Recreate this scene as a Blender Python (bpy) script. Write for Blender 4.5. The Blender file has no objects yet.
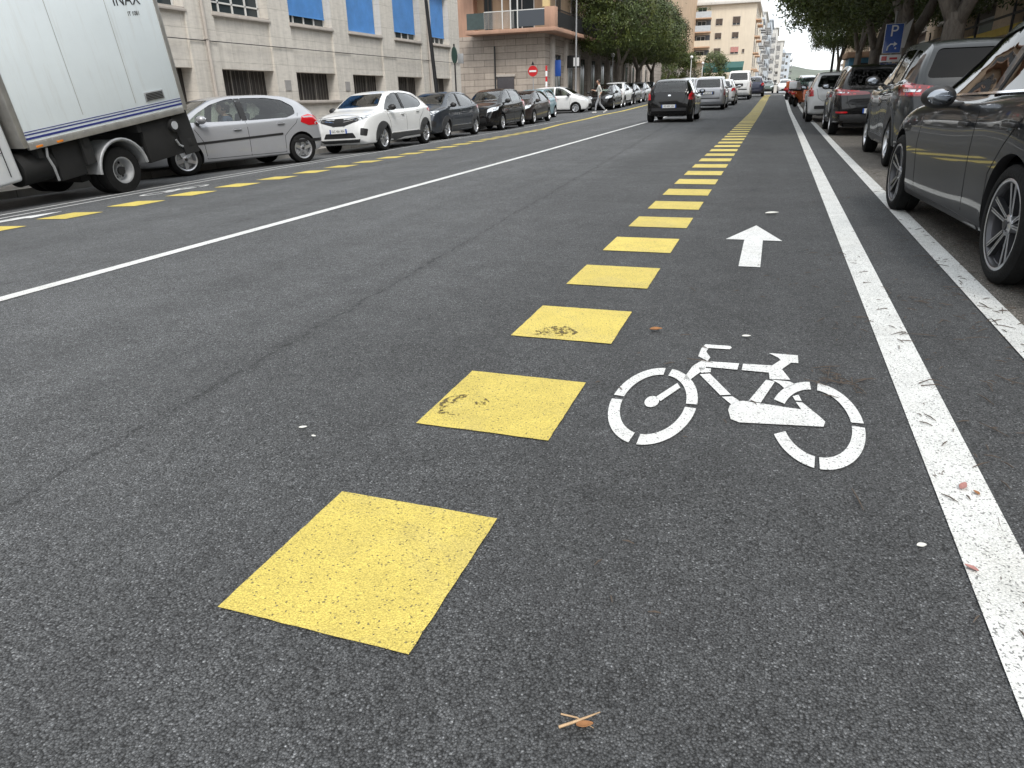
import bpy, bmesh, math, random
from mathutils import Vector, Matrix, noise
from mathutils.bvhtree import BVHTree
R = math.radians
C = bpy.context.scene.collection
random.seed(7)
H = 1.12

# ------------------------------------------------------------------ ground shape
YK = [-60, 0, 15, 22, 37, 52, 63, 88, 105, 700]
ZK = [-.35, 0, .09, .15, .27, .56, .78, 1.04, 1.08, 1.1]
KY = [-60, 30, 45, 60, 700]
KV = [1, 1, .45, .2, .2]
XC, SL, XL = -4.5, .0396, -12.3
def interp(x, xs, ys):
    if x <= xs[0]: return ys[0]
    for i in range(len(xs)-1):
        if x <= xs[i+1]:
            t = (x-xs[i])/(xs[i+1]-xs[i]); return ys[i]+t*(ys[i+1]-ys[i])
    return ys[-1]
def Z(x, y):
    z = interp(y, YK, ZK)
    if x < XC: z += SL*(max(x, XL)-XC)*interp(y, KY, KV)
    return z

# ------------------------------------------------------------------ materials
def hexlin(r, g, b):
    f = lambda c: (c/255/12.92) if c/255 <= .04045 else ((c/255+.055)/1.055)**2.4
    return (f(r), f(g), f(b), 1)
MATS = {}
def mat(name, col=(.5, .5, .5), rough=.6, metal=0, coat=0, spec=.5, bump=0, bscale=30, vary=0, vscale=3, emit=None):
    if name in MATS: return MATS[name]
    m = bpy.data.materials.new(name); m.use_nodes = True
    nt = m.node_tree; b = nt.nodes['Principled BSDF']
    c = (*col[:3], 1)
    b.inputs['Base Color'].default_value = c
    b.inputs['Roughness'].default_value = rough
    b.inputs['Metallic'].default_value = metal
    b.inputs['Coat Weight'].default_value = coat
    b.inputs['Coat Roughness'].default_value = .04
    b.inputs['Specular IOR Level'].default_value = spec
    if bump or vary:
        tc = nt.nodes.new('ShaderNodeTexCoord')
    if bump:
        n = nt.nodes.new('ShaderNodeTexNoise'); n.inputs['Scale'].default_value = bscale; n.inputs['Detail'].default_value = 6
        nt.links.new(tc.outputs['Object'], n.inputs['Vector'])
        bp = nt.nodes.new('ShaderNodeBump'); bp.inputs['Strength'].default_value = bump; bp.inputs['Distance'].default_value = .02
        nt.links.new(n.outputs['Fac'], bp.inputs['Height']); nt.links.new(bp.outputs['Normal'], b.inputs['Normal'])
    if vary:
        n = nt.nodes.new('ShaderNodeTexNoise'); n.inputs['Scale'].default_value = vscale; n.inputs['Detail'].default_value = 8; n.inputs['Roughness'].default_value = .65
        nt.links.new(tc.outputs['Object'], n.inputs['Vector'])
        rp = nt.nodes.new('ShaderNodeValToRGB')
        rp.color_ramp.elements[0].position = .3; rp.color_ramp.elements[1].position = .7
        rp.color_ramp.elements[0].color = (*[x*(1-vary) for x in col[:3]], 1)
        rp.color_ramp.elements[1].color = (*[min(1, x*(1+vary)) for x in col[:3]], 1)
        nt.links.new(n.outputs['Fac'], rp.inputs['Fac']); nt.links.new(rp.outputs['Color'], b.inputs['Base Color'])
    MATS[name] = m; return m

def node_helpers(nt):
    def N(t, **kw):
        n = nt.nodes.new(t)
        for k, v in kw.items(): setattr(n, k, v)
        return n
    def L(a, b): nt.links.new(a, b)
    def math_(op, a, b=None, clamp=False):
        n = N('ShaderNodeMath', operation=op, use_clamp=clamp)
        for i, v in enumerate((a, b)):
            if v is None: continue
            if isinstance(v, (int, float)): n.inputs[i].default_value = v
            else: L(v, n.inputs[i])
        return n.outputs[0]
    def noise_(vec, scale, detail=2, rough=.5, dist=0):
        n = N('ShaderNodeTexNoise'); n.inputs['Scale'].default_value = scale; n.inputs['Detail'].default_value = detail
        n.inputs['Roughness'].default_value = rough; n.inputs['Distortion'].default_value = dist
        L(vec, n.inputs['Vector']); return n.outputs['Fac']
    def ramp(fac, stops):
        n = N('ShaderNodeValToRGB'); cr = n.color_ramp
        while len(cr.elements) < len(stops): cr.elements.new(.5)
        for e, (p, c) in zip(cr.elements, stops):
            e.position = p; e.color = (c, c, c, 1) if isinstance(c, (int, float)) else (*c[:3], 1)
        L(fac, n.inputs['Fac']); return n.outputs['Color']
    def mix(fac, a, b, bt='MIX'):
        n = N('ShaderNodeMix', data_type='RGBA', blend_type=bt)
        for i, v in ((0, fac), (6, a), (7, b)):
            if isinstance(v, (int, float)):
                n.inputs[i].default_value = v if i == 0 else (v, v, v, 1)
            elif isinstance(v, tuple): n.inputs[i].default_value = (*v[:3], 1)
            else: L(v, n.inputs[i])
        return n.outputs[2]
    return N, L, math_, noise_, ramp, mix

def asphalt_nodes(nt, base, grain=1.0, seam=False):
    """returns colour, height, roughness sockets for an aggregate surface"""
    N, L, M, NO, RP, MX = node_helpers(nt)
    tc = N('ShaderNodeTexCoord').outputs['Object']
    vo = N('ShaderNodeTexVoronoi'); vo.inputs['Scale'].default_value = 185*grain; L(tc, vo.inputs['Vector'])
    vo2 = N('ShaderNodeTexVoronoi'); vo2.inputs['Scale'].default_value = 380*grain; L(tc, vo2.inputs['Vector'])
    cellv = N('ShaderNodeSeparateColor'); L(vo.outputs['Color'], cellv.inputs[0])
    cell2 = N('ShaderNodeSeparateColor'); L(vo2.outputs['Color'], cell2.inputs[0])
    gap = M('MULTIPLY', vo.outputs['Distance'], 1.0)
    stone = RP(cellv.outputs[0], [(0, .55), (.7, 1.0), (.95, 1.35), (1, 2.3)])
    stone2 = RP(cell2.outputs[1], [(0, .75), (.9, 1.1), (1, 2.0)])
    dark = RP(gap, [(.0, 1.2), (.5, .88), (.8, .26)])
    big = NO(tc, .55, 5, .6); mid = NO(tc, 4.0, 5, .65); spot = NO(tc, 26, 3, .6)
    c = MX(1.0, (base[0], base[1], base[2]), stone, 'MULTIPLY')
    c = MX(1.0, c, stone2, 'MULTIPLY'); c = MX(1.0, c, dark, 'MULTIPLY')
    c = MX(1.0, c, RP(big, [(.3, .86), (.7, 1.14)]), 'MULTIPLY')
    c = MX(1.0, c, RP(mid, [(.25, .84), (.75, 1.16)]), 'MULTIPLY')
    c = MX(1.0, c, RP(spot, [(.3, .86), (.7, 1.15)]), 'MULTIPLY')
    h = M('SUBTRACT', M('MULTIPLY', cellv.outputs[1], .5), M('MULTIPLY', gap, 1.1))
    sp = N('ShaderNodeSeparateXYZ'); L(tc, sp.inputs[0])
    if seam:
        # worn joint between the two paving lanes and slow longitudinal streaks
        map_ = N('ShaderNodeMapping'); map_.inputs['Scale'].default_value = (1.3, .05, 1); L(tc, map_.inputs['Vector'])
        st = NO(map_.outputs['Vector'], 1.0, 4, .6)
        c = MX(1.0, c, RP(st, [(.3, .87), (.7, 1.15)]), 'MULTIPLY')
        # tyre-polished tracks and old drips
        tr_ = M('ABSOLUTE', M('SINE', M('ADD', M('MULTIPLY', sp.outputs[0], 2.05), .6)))
        c = MX(1.0, c, RP(M('MULTIPLY', tr_, RP(st, [(.2, .6), (.8, 1.0)])), [(0, .95), (1, 1.06)]), 'MULTIPLY')
        dr = RP(NO(tc, 1.7, 3, .75, .8), [(.64, 1.0), (.72, .80)])
        c = MX(1.0, c, dr, 'MULTIPLY')
        wob = M('MULTIPLY', M('SUBTRACT', NO(tc, 2.2, 7, .7), .5), .20)
        xs = M('ADD', M('ADD', sp.outputs[0], 2.02), M('MULTIPLY', sp.outputs[1], .055))
        d = M('ABSOLUTE', M('ADD', xs, wob))
        j = M('LESS_THAN', d, .009); br = M('GREATER_THAN', NO(tc, 14, 4, .75), .50)
        c = MX(M('MULTIPLY', M('MULTIPLY', j, br), .5), c, (.012, .012, .013))
        jj = RP(d, [(0, .84), (.08, 1.0)])
        c = MX(1.0, c, jj, 'MULTIPLY')
        # left lanes made paler: brightness of the grazing view put into the colour
        lane = M('SMOOTH_MIN', 1.0, 1.0) if False else None
        wx = M('ADD', sp.outputs[0], M('MULTIPLY', M('SUBTRACT', NO(tc, .8, 3, .5), .5), .8))
        mr = N('ShaderNodeMapRange'); mr.inputs[1].default_value = -3.2; mr.inputs[2].default_value = -1.0
        mr.inputs[3].default_value = 1.5; mr.inputs[4].default_value = 1.0; L(wx, mr.inputs[0])
        cc = N('ShaderNodeCombineXYZ'); [L(mr.outputs[0], cc.inputs[i]) for i in range(3)]
        c = MX(1.0, c, cc.outputs[0], 'MULTIPLY')
    return c, h, (N, L, M, NO, RP, MX, tc)

def asphalt(name, base, grain=1.0, seam=False, rough=.82):
    m = bpy.data.materials.new(name); m.use_nodes = True; nt = m.node_tree; b = nt.nodes['Principled BSDF']
    c, h, (N, L, M, NO, RP, MX, tc) = asphalt_nodes(nt, base, grain, seam)
    L(c, b.inputs['Base Color']); b.inputs['Roughness'].default_value = rough
    b.inputs['Specular IOR Level'].default_value = .38
    bp = N('ShaderNodeBump'); bp.inputs['Strength'].default_value = .8; bp.inputs['Distance'].default_value = .005
    L(h, bp.inputs['Height']); L(bp.outputs['Normal'], b.inputs['Normal'])
    return m

def road_paint(name, col, wear=.5, stain=0.0, debris=0.0):
    """paint rolled over the aggregate: pits and worn spots let the asphalt through"""
    m = bpy.data.materials.new(name); m.use_nodes = True; nt = m.node_tree; b = nt.nodes['Principled BSDF']
    ac, h, (N, L, M, NO, RP, MX, tc) = asphalt_nodes(nt, (.05, .05, .052))
    v = N('ShaderNodeTexVoronoi'); v.inputs['Scale'].default_value = 210; L(tc, v.inputs['Vector'])
    oi = N('ShaderNodeObjectInfo')
    col = MX(1.0, col, RP(oi.outputs['Random'], [(0, .90), (1, 1.04)]), 'MULTIPLY')
    col = MX(RP(NO(tc, 1.9, 5, .7, .5), [(.50, 0.0), (.75, .30)]), col, (.30, .27, .20))
    pc = MX(1.0, col, RP(NO(tc, 120, 3, .7), [(.3, .82), (.7, 1.12)]), 'MULTIPLY')
    pc = MX(1.0, pc, RP(NO(tc, 7, 4, .6), [(.3, .90), (.7, 1.07)]), 'MULTIPLY')
    pit = RP(v.outputs['Distance'], [(.40, 1.0), (.85, .66)])
    pc = MX(1.0, pc, pit, 'MULTIPLY')
    sp = N('ShaderNodeSeparateColor'); L(v.outputs['Color'], sp.inputs[0])
    lo = NO(tc, 2.3, 4, .65)
    thr = M('ADD', M('MULTIPLY', lo, .15*wear), .02*wear)
    hole = M('LESS_THAN', sp.outputs[0], thr)
    pock = M('GREATER_THAN', NO(tc, 150, 3, .65), .71-.05*wear)
    holes = M('MAXIMUM', hole, pock)
    c = MX(M('MULTIPLY', holes, .72), pc, ac)
    if debris:
        # flattened leaf crumbs and twig marks stuck in the paint
        mp = N('ShaderNodeMapping'); mp.inputs['Scale'].default_value = (34, 11, 1); mp.inputs['Rotation'].default_value = (0, 0, .7); L(tc, mp.inputs['Vector'])
        sc = M('GREATER_THAN', NO(mp.outputs['Vector'], 1.0, 3, .6, 1.0), .685)
        c = MX(M('MULTIPLY', sc, debris), c, (.12, .10, .085))
    L(c, b.inputs['Base Color']); b.inputs['Roughness'].default_value = .62
    bp = N('ShaderNodeBump'); bp.inputs['Strength'].default_value = .55; bp.inputs['Distance'].default_value = .004
    L(h, bp.inputs['Height']); L(bp.outputs['Normal'], b.inputs['Normal'])
    return m

def car_paint(name, col, metal=.5, rough=.34, dirt=.25):
    m = bpy.data.materials.new(name); m.use_nodes = True; nt = m.node_tree; b = nt.nodes['Principled BSDF']
    N, L, M, NO, RP, MX = node_helpers(nt)
    tc = N('ShaderNodeTexCoord').outputs['Object']
    sp = N('ShaderNodeSeparateXYZ'); L(tc, sp.inputs[0])
    fl = RP(NO(tc, 900, 1), [(.3, .9), (.7, 1.1)])
    c = MX(1.0, col, fl, 'MULTIPLY')
    # road film thrown up along the sills
    zr = N('ShaderNodeMapRange'); zr.inputs[1].default_value = .2; zr.inputs[2].default_value = .75; zr.inputs[3].default_value = 1; zr.inputs[4].default_value = .12
    L(sp.outputs[2], zr.inputs[0])
    dm = M('MULTIPLY', M('MULTIPLY', zr.outputs[0], RP(NO(tc, 5, 6, .7), [(.3, .2), (.7, 1)])), dirt)
    c = MX(dm, c, (.19, .17, .15))
    L(c, b.inputs['Base Color']); b.inputs['Metallic'].default_value = metal
    L(M('ADD', M('MULTIPLY', dm, .5), rough), b.inputs['Roughness'])
    lum = max(col[:3]) if isinstance(col, tuple) else .5
    b.inputs['Coat Weight'].default_value = 1.0 if lum > .2 else .85
    b.inputs['Specular IOR Level'].default_value = .5 if lum > .2 else .12
    L(M('ADD', M('MULTIPLY', dm, .5), .02), b.inputs['Coat Roughness'])
    return m

def glass(name, tint, gloss=.9):
    m = bpy.data.materials.new(name); m.use_nodes = True; nt = m.node_tree
    N, L, M, NO, RP, MX = node_helpers(nt)
    nt.nodes.remove(nt.nodes['Principled BSDF']); out = nt.nodes['Material Output']
    t = N('ShaderNodeBsdfTransparent'); t.inputs[0].default_value = (*tint, 1)
    g = N('ShaderNodeBsdfGlossy'); g.inputs['Roughness'].default_value = .02; g.inputs[0].default_value = (1, 1, 1, 1)
    fr = N('ShaderNodeFresnel'); fr.inputs[0].default_value = 1.52
    mx = N('ShaderNodeMixShader'); L(M('MULTIPLY', fr.outputs[0], 1.6*gloss, True), mx.inputs[0]); L(t.outputs[0], mx.inputs[1]); L(g.outputs[0], mx.inputs[2])
    L(mx.outputs[0], out.inputs[0]); return m

def stone(name, col, bw=.9, bh=.45, axis='Y', mortar=.35, vary=.16, jw=.008, pits=True):
    """coursed stone cladding; axis = the horizontal direction of the wall"""
    m = bpy.data.materials.new(name); m.use_nodes = True; nt = m.node_tree; b = nt.nodes['Principled BSDF']
    N, L, M, NO, RP, MX = node_helpers(nt)
    tc = N('ShaderNodeTexCoord').outputs['Object']
    sp = N('ShaderNodeSeparateXYZ'); L(tc, sp.inputs[0]); cb = N('ShaderNodeCombineXYZ')
    L(sp.outputs[0 if axis == 'X' else 1], cb.inputs[0]); L(sp.outputs[2], cb.inputs[1])
    br = N('ShaderNodeTexBrick'); L(cb.outputs[0], br.inputs['Vector'])
    br.inputs['Scale'].default_value = 1; br.inputs['Brick Width'].default_value = bw; br.inputs['Row Height'].default_value = bh
    br.inputs['Mortar Size'].default_value = jw; br.inputs['Mortar Smooth'].default_value = .3
    br.inputs['Color1'].default_value = (*[c*(1-vary) for c in col], 1); br.inputs['Color2'].default_value = (*[c*(1+vary) for c in col], 1)
    br.inputs['Mortar'].default_value = (*[c*mortar for c in col], 1)
    mp = N('ShaderNodeMapping'); mp.inputs['Scale'].default_value = (1, 1, 4.5); L(tc, mp.inputs['Vector'])
    vein = NO(mp.outputs['Vector'], 3.2, 7, .68)
    c = MX(1.0, br.outputs['Color'], RP(vein, [(.28, .84), (.5, 1.0), (.75, 1.08)]), 'MULTIPLY')
    # rain streaks
    mp2 = N('ShaderNodeMapping'); mp2.inputs['Scale'].default_value = (5, 5, .35); L(tc, mp2.inputs['Vector'])
    c = MX(1.0, c, RP(NO(mp2.outputs['Vector'], 1.2, 6, .7), [(.30, .84), (.6, 1.03)]), 'MULTIPLY')
    L(c, b.inputs['Base Color']); b.inputs['Roughness'].default_value = .85
    bp = N('ShaderNodeBump'); bp.inputs['Strength'].default_value = .5; bp.inputs['Distance'].default_value = .012
    L(M('SUBTRACT', M('MULTIPLY', NO(tc, 40, 5, .7), .5), br.outputs['Fac']), bp.inputs['Height']); L(bp.outputs['Normal'], b.inputs['Normal'])
    return m

def plaster(name, col, vary=.12):
    m = bpy.data.materials.new(name); m.use_nodes = True; nt = m.node_tree; b = nt.nodes['Principled BSDF']
    N, L, M, NO, RP, MX = node_helpers(nt)
    tc = N('ShaderNodeTexCoord').outputs['Object']
    mp2 = N('ShaderNodeMapping'); mp2.inputs['Scale'].default_value = (2.5, 2.5, .25); L(tc, mp2.inputs['Vector'])
    c = MX(1.0, col, RP(NO(mp2.outputs['Vector'], 1.2, 7, .7), [(.3, 1-vary*1.6), (.6, 1.04)]), 'MULTIPLY')
    c = MX(1.0, c, RP(NO(tc, .7, 6, .6), [(.3, 1-vary), (.7, 1+vary*.6)]), 'MULTIPLY')
    L(c, b.inputs['Base Color']); b.inputs['Roughness'].default_value = .9
    bp = N('ShaderNodeBump'); bp.inputs['Strength'].default_value = .3; bp.inputs['Distance'].default_value = .01
    L(NO(tc, 30, 4, .7), bp.inputs['Height']); L(bp.outputs['Normal'], b.inputs['Normal'])
    return m

def leafmat(name, col):
    m = bpy.data.materials.new(name); m.use_nodes = True; nt = m.node_tree; b = nt.nodes['Principled BSDF']
    N, L, M, NO, RP, MX = node_helpers(nt)
    gi = N('ShaderNodeNewGeometry')
    tc = N('ShaderNodeTexCoord').outputs['Object']
    r = gi.outputs['Random Per Island']
    c = MX(1.0, col, RP(r, [(0, .5), (.6, 1.0), (1, 1.75)]), 'MULTIPLY')
    c = MX(RP(NO(tc, .8, 4, .6), [(.42, 0.0), (.68, .65)]), c, (col[0]*1.9, col[1]*1.5, col[2]*.8))
    L(c, b.inputs['Base Color']); b.inputs['Roughness'].default_value = .5
    b.inputs['Specular IOR Level'].default_value = .35
    return m

M_GLASS = glass('window_glass', (.62, .70, .66))
M_GLASSD = glass('tinted_glass', (.06, .07, .07), .62)
M_BLACK = mat('black_trim', (.016, .016, .017), .5, vary=.2, vscale=8)
M_SEAM = mat('panel_gap', (.004, .004, .004), .9)
M_CLAD = mat('grey_cladding', (.045, .046, .048), .62, vary=.15, vscale=6)
M_RUBBER = mat('rubber', (.010, .010, .010), .82, spec=.2, bump=.3, bscale=60, vary=.25, vscale=9)
M_ALLOY = mat('alloy', (.62, .63, .65), .28, metal=.85)
M_ALLOYD = mat('dark_alloy', (.07, .07, .075), .35, metal=.7)
M_CHROME = mat('chrome', (.75, .76, .78), .12, metal=1)
M_STEEL = mat('galvanised', (.42, .43, .44), .45, metal=.6, vary=.2, vscale=5)
M_REDL = mat('red_lens', (.50, .012, .018), .12, coat=1)
M_REDD = mat('dark_red_lens', (.16, .008, .012), .10, coat=1)
M_CLEARL = mat('clear_lens', (.62, .65, .68), .08, metal=.35, coat=1)
M_AMBER = mat('amber_lens', (.7, .22, .02), .2, coat=1)
M_PLATE = mat('plate_white', (.72, .73, .72), .4, vary=.08, vscale=20)
M_BLUE = mat('sign_blue', (.012, .075, .36), .35, coat=.4, vary=.1, vscale=6)
M_WHITE = mat('white_enamel', (.78, .79, .80), .4, vary=.06, vscale=4)
M_INT = mat('interior_dark', (.035, .035, .038), .8, vary=.2, vscale=6)
M_SEAT = mat('seat_cloth', (.055, .057, .062), .9, bump=.2, bscale=80)
M_GLASSR = glass('privacy_glass', (.006, .007, .007), .25)
M_MIRROR = mat('mirror_glass', (.30, .32, .35), .06, metal=1)
PAINTS = {
 'silver': car_paint('paint_silver', (.40, .41, .435), .35, .34, .2),
 'white': car_paint('paint_white', (.74, .75, .75), .0, .35, .22),
 'graphite': car_paint('paint_graphite', (.020, .022, .025), .3, .30, .15),
 'slate': car_paint('paint_slate', (.038, .046, .058), .35, .33, .15),
 'black': car_paint('paint_black', (.004, .004, .0045), .0, .25, .08),
 'brown': car_paint('paint_brown', (.030, .022, .021), .3, .3, .18),
 'skyblue': car_paint('paint_skyblue', (.28, .46, .52), .3, .35, .25),
 'navy': car_paint('paint_navy', (.030, .035, .070), .1, .3, .4),
 'green': car_paint('paint_green', (.05, .075, .065), .4, .3, .4),
 'charcoal': car_paint('paint_charcoal', (.009, .0105, .0125), .0, .3, .10),
 'gunmetal': car_paint('paint_gunmetal', (.018, .021, .023), .05, .3, .12),
}

# ------------------------------------------------------------------ object helpers
def tag(o, label=None, cat=None, group=None, kind=None):
    if label: o['label'] = label
    if cat: o['category'] = cat
    if group: o['group'] = group
    if kind: o['kind'] = kind
    return o
def empty(name, loc=(0, 0, 0), rz=0, parent=None):
    o = bpy.data.objects.new(name, None); C.objects.link(o); o.location = loc; o.rotation_euler = (0, 0, rz)
    o.empty_display_size = .1
    if parent: o.parent = parent
    return o
def link(name, me, mats, parent=None):
    o = bpy.data.objects.new(name, me); C.objects.link(o)
    for m in (mats if isinstance(mats, (list, tuple)) else [mats]): me.materials.append(m)
    if parent: o.parent = parent
    return o
def bm_link(bm, name, mats, parent=None, smooth=None):
    if smooth is not None:
        bmesh.ops.recalc_face_normals(bm, faces=bm.faces)
        for f in bm.faces: f.smooth = True
        for e in bm.edges:
            e.smooth = not (len(e.link_faces) != 2 or e.calc_face_angle(0) > R(smooth))
    me = bpy.data.meshes.new(name); bm.to_mesh(me); bm.free()
    return link(name, me, mats, parent)
def children(o): return list(o.children)
def dup(o, parent=None):
    c = o.copy(); C.objects.link(c)
    if parent: c.parent = parent
    for ch in list(o.children): dup(ch, c)
    return c
class B:
    """collects simple solids into one mesh"""
    def __init__(s): s.bm = bmesh.new(); s.mi = 0
    def _set(s, fs):
        for f in fs: f.material_index = s.mi
    def box(s, x0, x1, y0, y1, z0, z1, mtx=None, bevel=0):
        r = bmesh.ops.create_cube(s.bm, size=1)
        M_ = Matrix.Translation(((x0+x1)/2, (y0+y1)/2, (z0+z1)/2)) @ Matrix.Diagonal((abs(x1-x0), abs(y1-y0), abs(z1-z0), 1))
        if mtx is not None: M_ = mtx @ M_
        bmesh.ops.transform(s.bm, matrix=M_, verts=r['verts'])
        fs = {f for v in r['verts'] for f in v.link_faces}; s._set(fs)
        if bevel:
            es = {e for v in r['verts'] for e in v.link_edges}
            q = bmesh.ops.bevel(s.bm, geom=list(es), offset=bevel, segments=2, profile=.5, affect='EDGES', clamp_overlap=True)
            s._set(q['faces'])
        return s
    def tube(s, pts, rad, n=8, cap=True):
        pts = [Vector(p) for p in pts]; rings = []
        rad = rad if isinstance(rad, (list, tuple)) else [rad]*len(pts)
        up = None
        for i, p in enumerate(pts):
            t = (pts[min(i+1, len(pts)-1)]-pts[max(i-1, 0)]).normalized()
            if up is None: up = t.orthogonal().normalized()
            up = (up-t*up.dot(t)).normalized(); w = t.cross(up)
            rings.append([s.bm.verts.new(p+(up*math.cos(a)+w*math.sin(a))*rad[i]) for a in [2*math.pi*k/n for k in range(n)]])
        fs = []
        for a, b in zip(rings, rings[1:]):
            for k in range(n): fs.append(s.bm.faces.new((a[k], a[(k+1) % n], b[(k+1) % n], b[k])))
        if cap: fs += [s.bm.faces.new(rings[0][::-1]), s.bm.faces.new(rings[-1])]
        s._set(fs); return s
    def lathe(s, prof, n=32, mtx=None, close=False):
        """prof: (axial, radius) about local Y axis"""
        rings = []
        for a, r_ in prof:
            rings.append([s.bm.verts.new((mtx or Matrix()) @ Vector((r_*math.cos(t), a, r_*math.sin(t)))) for t in [2*math.pi*k/n for k in range(n)]])
        fs = []
        for a, b in zip(rings, rings[1:]):
            for k in range(n): fs.append(s.bm.faces.new((a[k], a[(k+1) % n], b[(k+1) % n], b[k])))
        if close: fs += [s.bm.faces.new(rings[0][::-1]), s.bm.faces.new(rings[-1])]
        s._set(fs); return s
    def poly(s, pts, th=None, d=(0, 0, -1)):
        vs = [s.bm.verts.new(p) for p in pts]; f = s.bm.faces.new(vs); s._set([f])
        if th:
            r = bmesh.ops.extrude_face_region(s.bm, geom=[f]); nv = [v for v in r['geom'] if isinstance(v, bmesh.types.BMVert)]
            bmesh.ops.translate(s.bm, vec=Vector(d)*th, verts=nv)
            s._set({f2 for v in nv for f2 in v.link_faces})
        return s
    def ball(s, c, r, sc=(1, 1, 1), sub=2):
        q = bmesh.ops.create_icosphere(s.bm, subdivisions=sub, radius=1)
        bmesh.ops.transform(s.bm, matrix=Matrix.Translation(c) @ Matrix.Diagonal((r*sc[0], r*sc[1], r*sc[2], 1)), verts=q['verts'])
        s._set({f for v in q['verts'] for f in v.link_faces}); return s
    def done(s, name, mats, parent=None, smooth=30): return bm_link(s.bm, name, mats, parent, smooth)

# ------------------------------------------------------------------ ground, road, markings
def frange(a, b, st):
    out = []; x = a
    while x < b-1e-6: out.append(x); x += st
    out.append(b); return out
def sheet(name, xs, ys, dz, m, zf=Z, skirt=False):
    bm = bmesh.new(); g = [[bm.verts.new((x, y, zf(x, y)+dz)) for x in xs] for y in ys]
    for j in range(len(ys)-1):
        for i in range(len(xs)-1): bm.faces.new((g[j][i], g[j][i+1], g[j+1][i+1], g[j+1][i]))
    return bm_link(bm, name, m)
YS = sorted(set(frange(-60, 0, 5)+frange(0, 110, 1)+[130, 160, 200, 300, 700]+YK[:-1]))
M_ROAD = asphalt('asphalt', (.089, .092, .095), 1.0, True)
M_OLD = asphalt('old_asphalt', (.19, .175, .155), .8, False, .9)
M_YEL = road_paint('yellow_paint', (.70, .56, .125), .34)
M_WHT = road_paint('white_paint', (.78, .79, .78), .45, debris=.0)
M_WHTD = road_paint('littered_white_paint', (.76, .77, .75), .75, debris=.85)
road = tag(sheet('road', [-12.3, -10.5, -8, -6, -4.5, -3, -1.5, 0, 1.25], YS, 0, M_ROAD), 'dark grey asphalt street with fine aggregate', kind='structure')
park = tag(sheet('parking_strip', [1.25, 2.2, 3.35], YS, -.001, M_OLD), 'worn brownish asphalt parking strip', kind='structure')
# far ground reaching the horizon, with the road area left open
M_SOIL = mat('distant_ground', (.17, .16, .14), .95, vary=.2, vscale=.2)
def far_ground():
    bm = bmesh.new()
    def q(x0, x1, y0, y1, z):
        bm.faces.new([bm.verts.new(p) for p in ((x0, y0, z), (x1, y0, z), (x1, y1, z), (x0, y1, z))])
    q(-3000, 3000, -3000, 4000, -.9)
    o = bm_link(bm, 'ground', M_SOIL); tag(o, kind='structure')
far_ground()
tag(sheet('left_ground', [-80, -40, -14.5, -12.3], YS, -.012, asphalt('side_street_asphalt', (.085, .084, .082), .9)), 'grey asphalt of the side street and yards', kind='structure')
tag(sheet('right_ground', [3.35, 8, 30, 80], YS, -.012, M_OLD), kind='structure')
M_KERB = stone('kerb_stone', (.30, .29, .27), 1.0, .6, 'Y', .4)
M_PAVE = stone('pavement_slabs', (.24, .225, .21), .4, .4, 'Y', .5)
def kerb(name, xa, xb, ys, lab):
    b = B()
    for y0, y1 in zip(ys, ys[1:]):
        vs = []
        for y in (y0, y1):
            z = Z(xa, y); vs.append([(xa, y, z-.3), (xb, y, z-.3), (xb, y, z+.13), (xa, y, z+.13)])
        v = [[b.bm.verts.new(p) for p in r] for r in vs]
        for k in range(4): b.bm.faces.new((v[0][k], v[0][(k+1) % 4], v[1][(k+1) % 4], v[1][k]))
    b.bm.normal_update()
    bmesh.ops.remove_doubles(b.bm, verts=b.bm.verts, dist=.0005)
    tag(b.done(name, M_KERB), lab, kind='structure')
kerb('kerb', -12.5, -12.3, [y for y in YS if -20 <= y <= 34]+[34.5], 'left stone kerb beside the parked cars')
kerb('kerb', -12.5, -12.3, [47.5]+[y for y in YS if 48 <= y <= 200], 'left stone kerb beyond the side street')
kerb('kerb', 3.35, 3.55, [y for y in YS if -20 <= y <= 200], 'right stone kerb behind the parked cars')
def pavement(xa, xb, ys, lab):
    zf = lambda x, y: Z(-12.3 if x < 0 else 3.35, y)+.128
    tag(sheet('pavement', [xa, (xa+xb)/2, xb], ys, 0, M_PAVE, zf), lab, kind='structure')
pavement(-14.6, -12.5, [y for y in YS if -20 <= y <= 34]+[34.5], 'left pavement in front of the stone building')
pavement(-14.6, -12.5, [47.5]+[y for y in YS if 48 <= y <= 200], 'left pavement under the trees')
pavement(3.55, 8.2, [y for y in YS if -20 <= y <= 200], 'right pavement under the trees')

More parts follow.
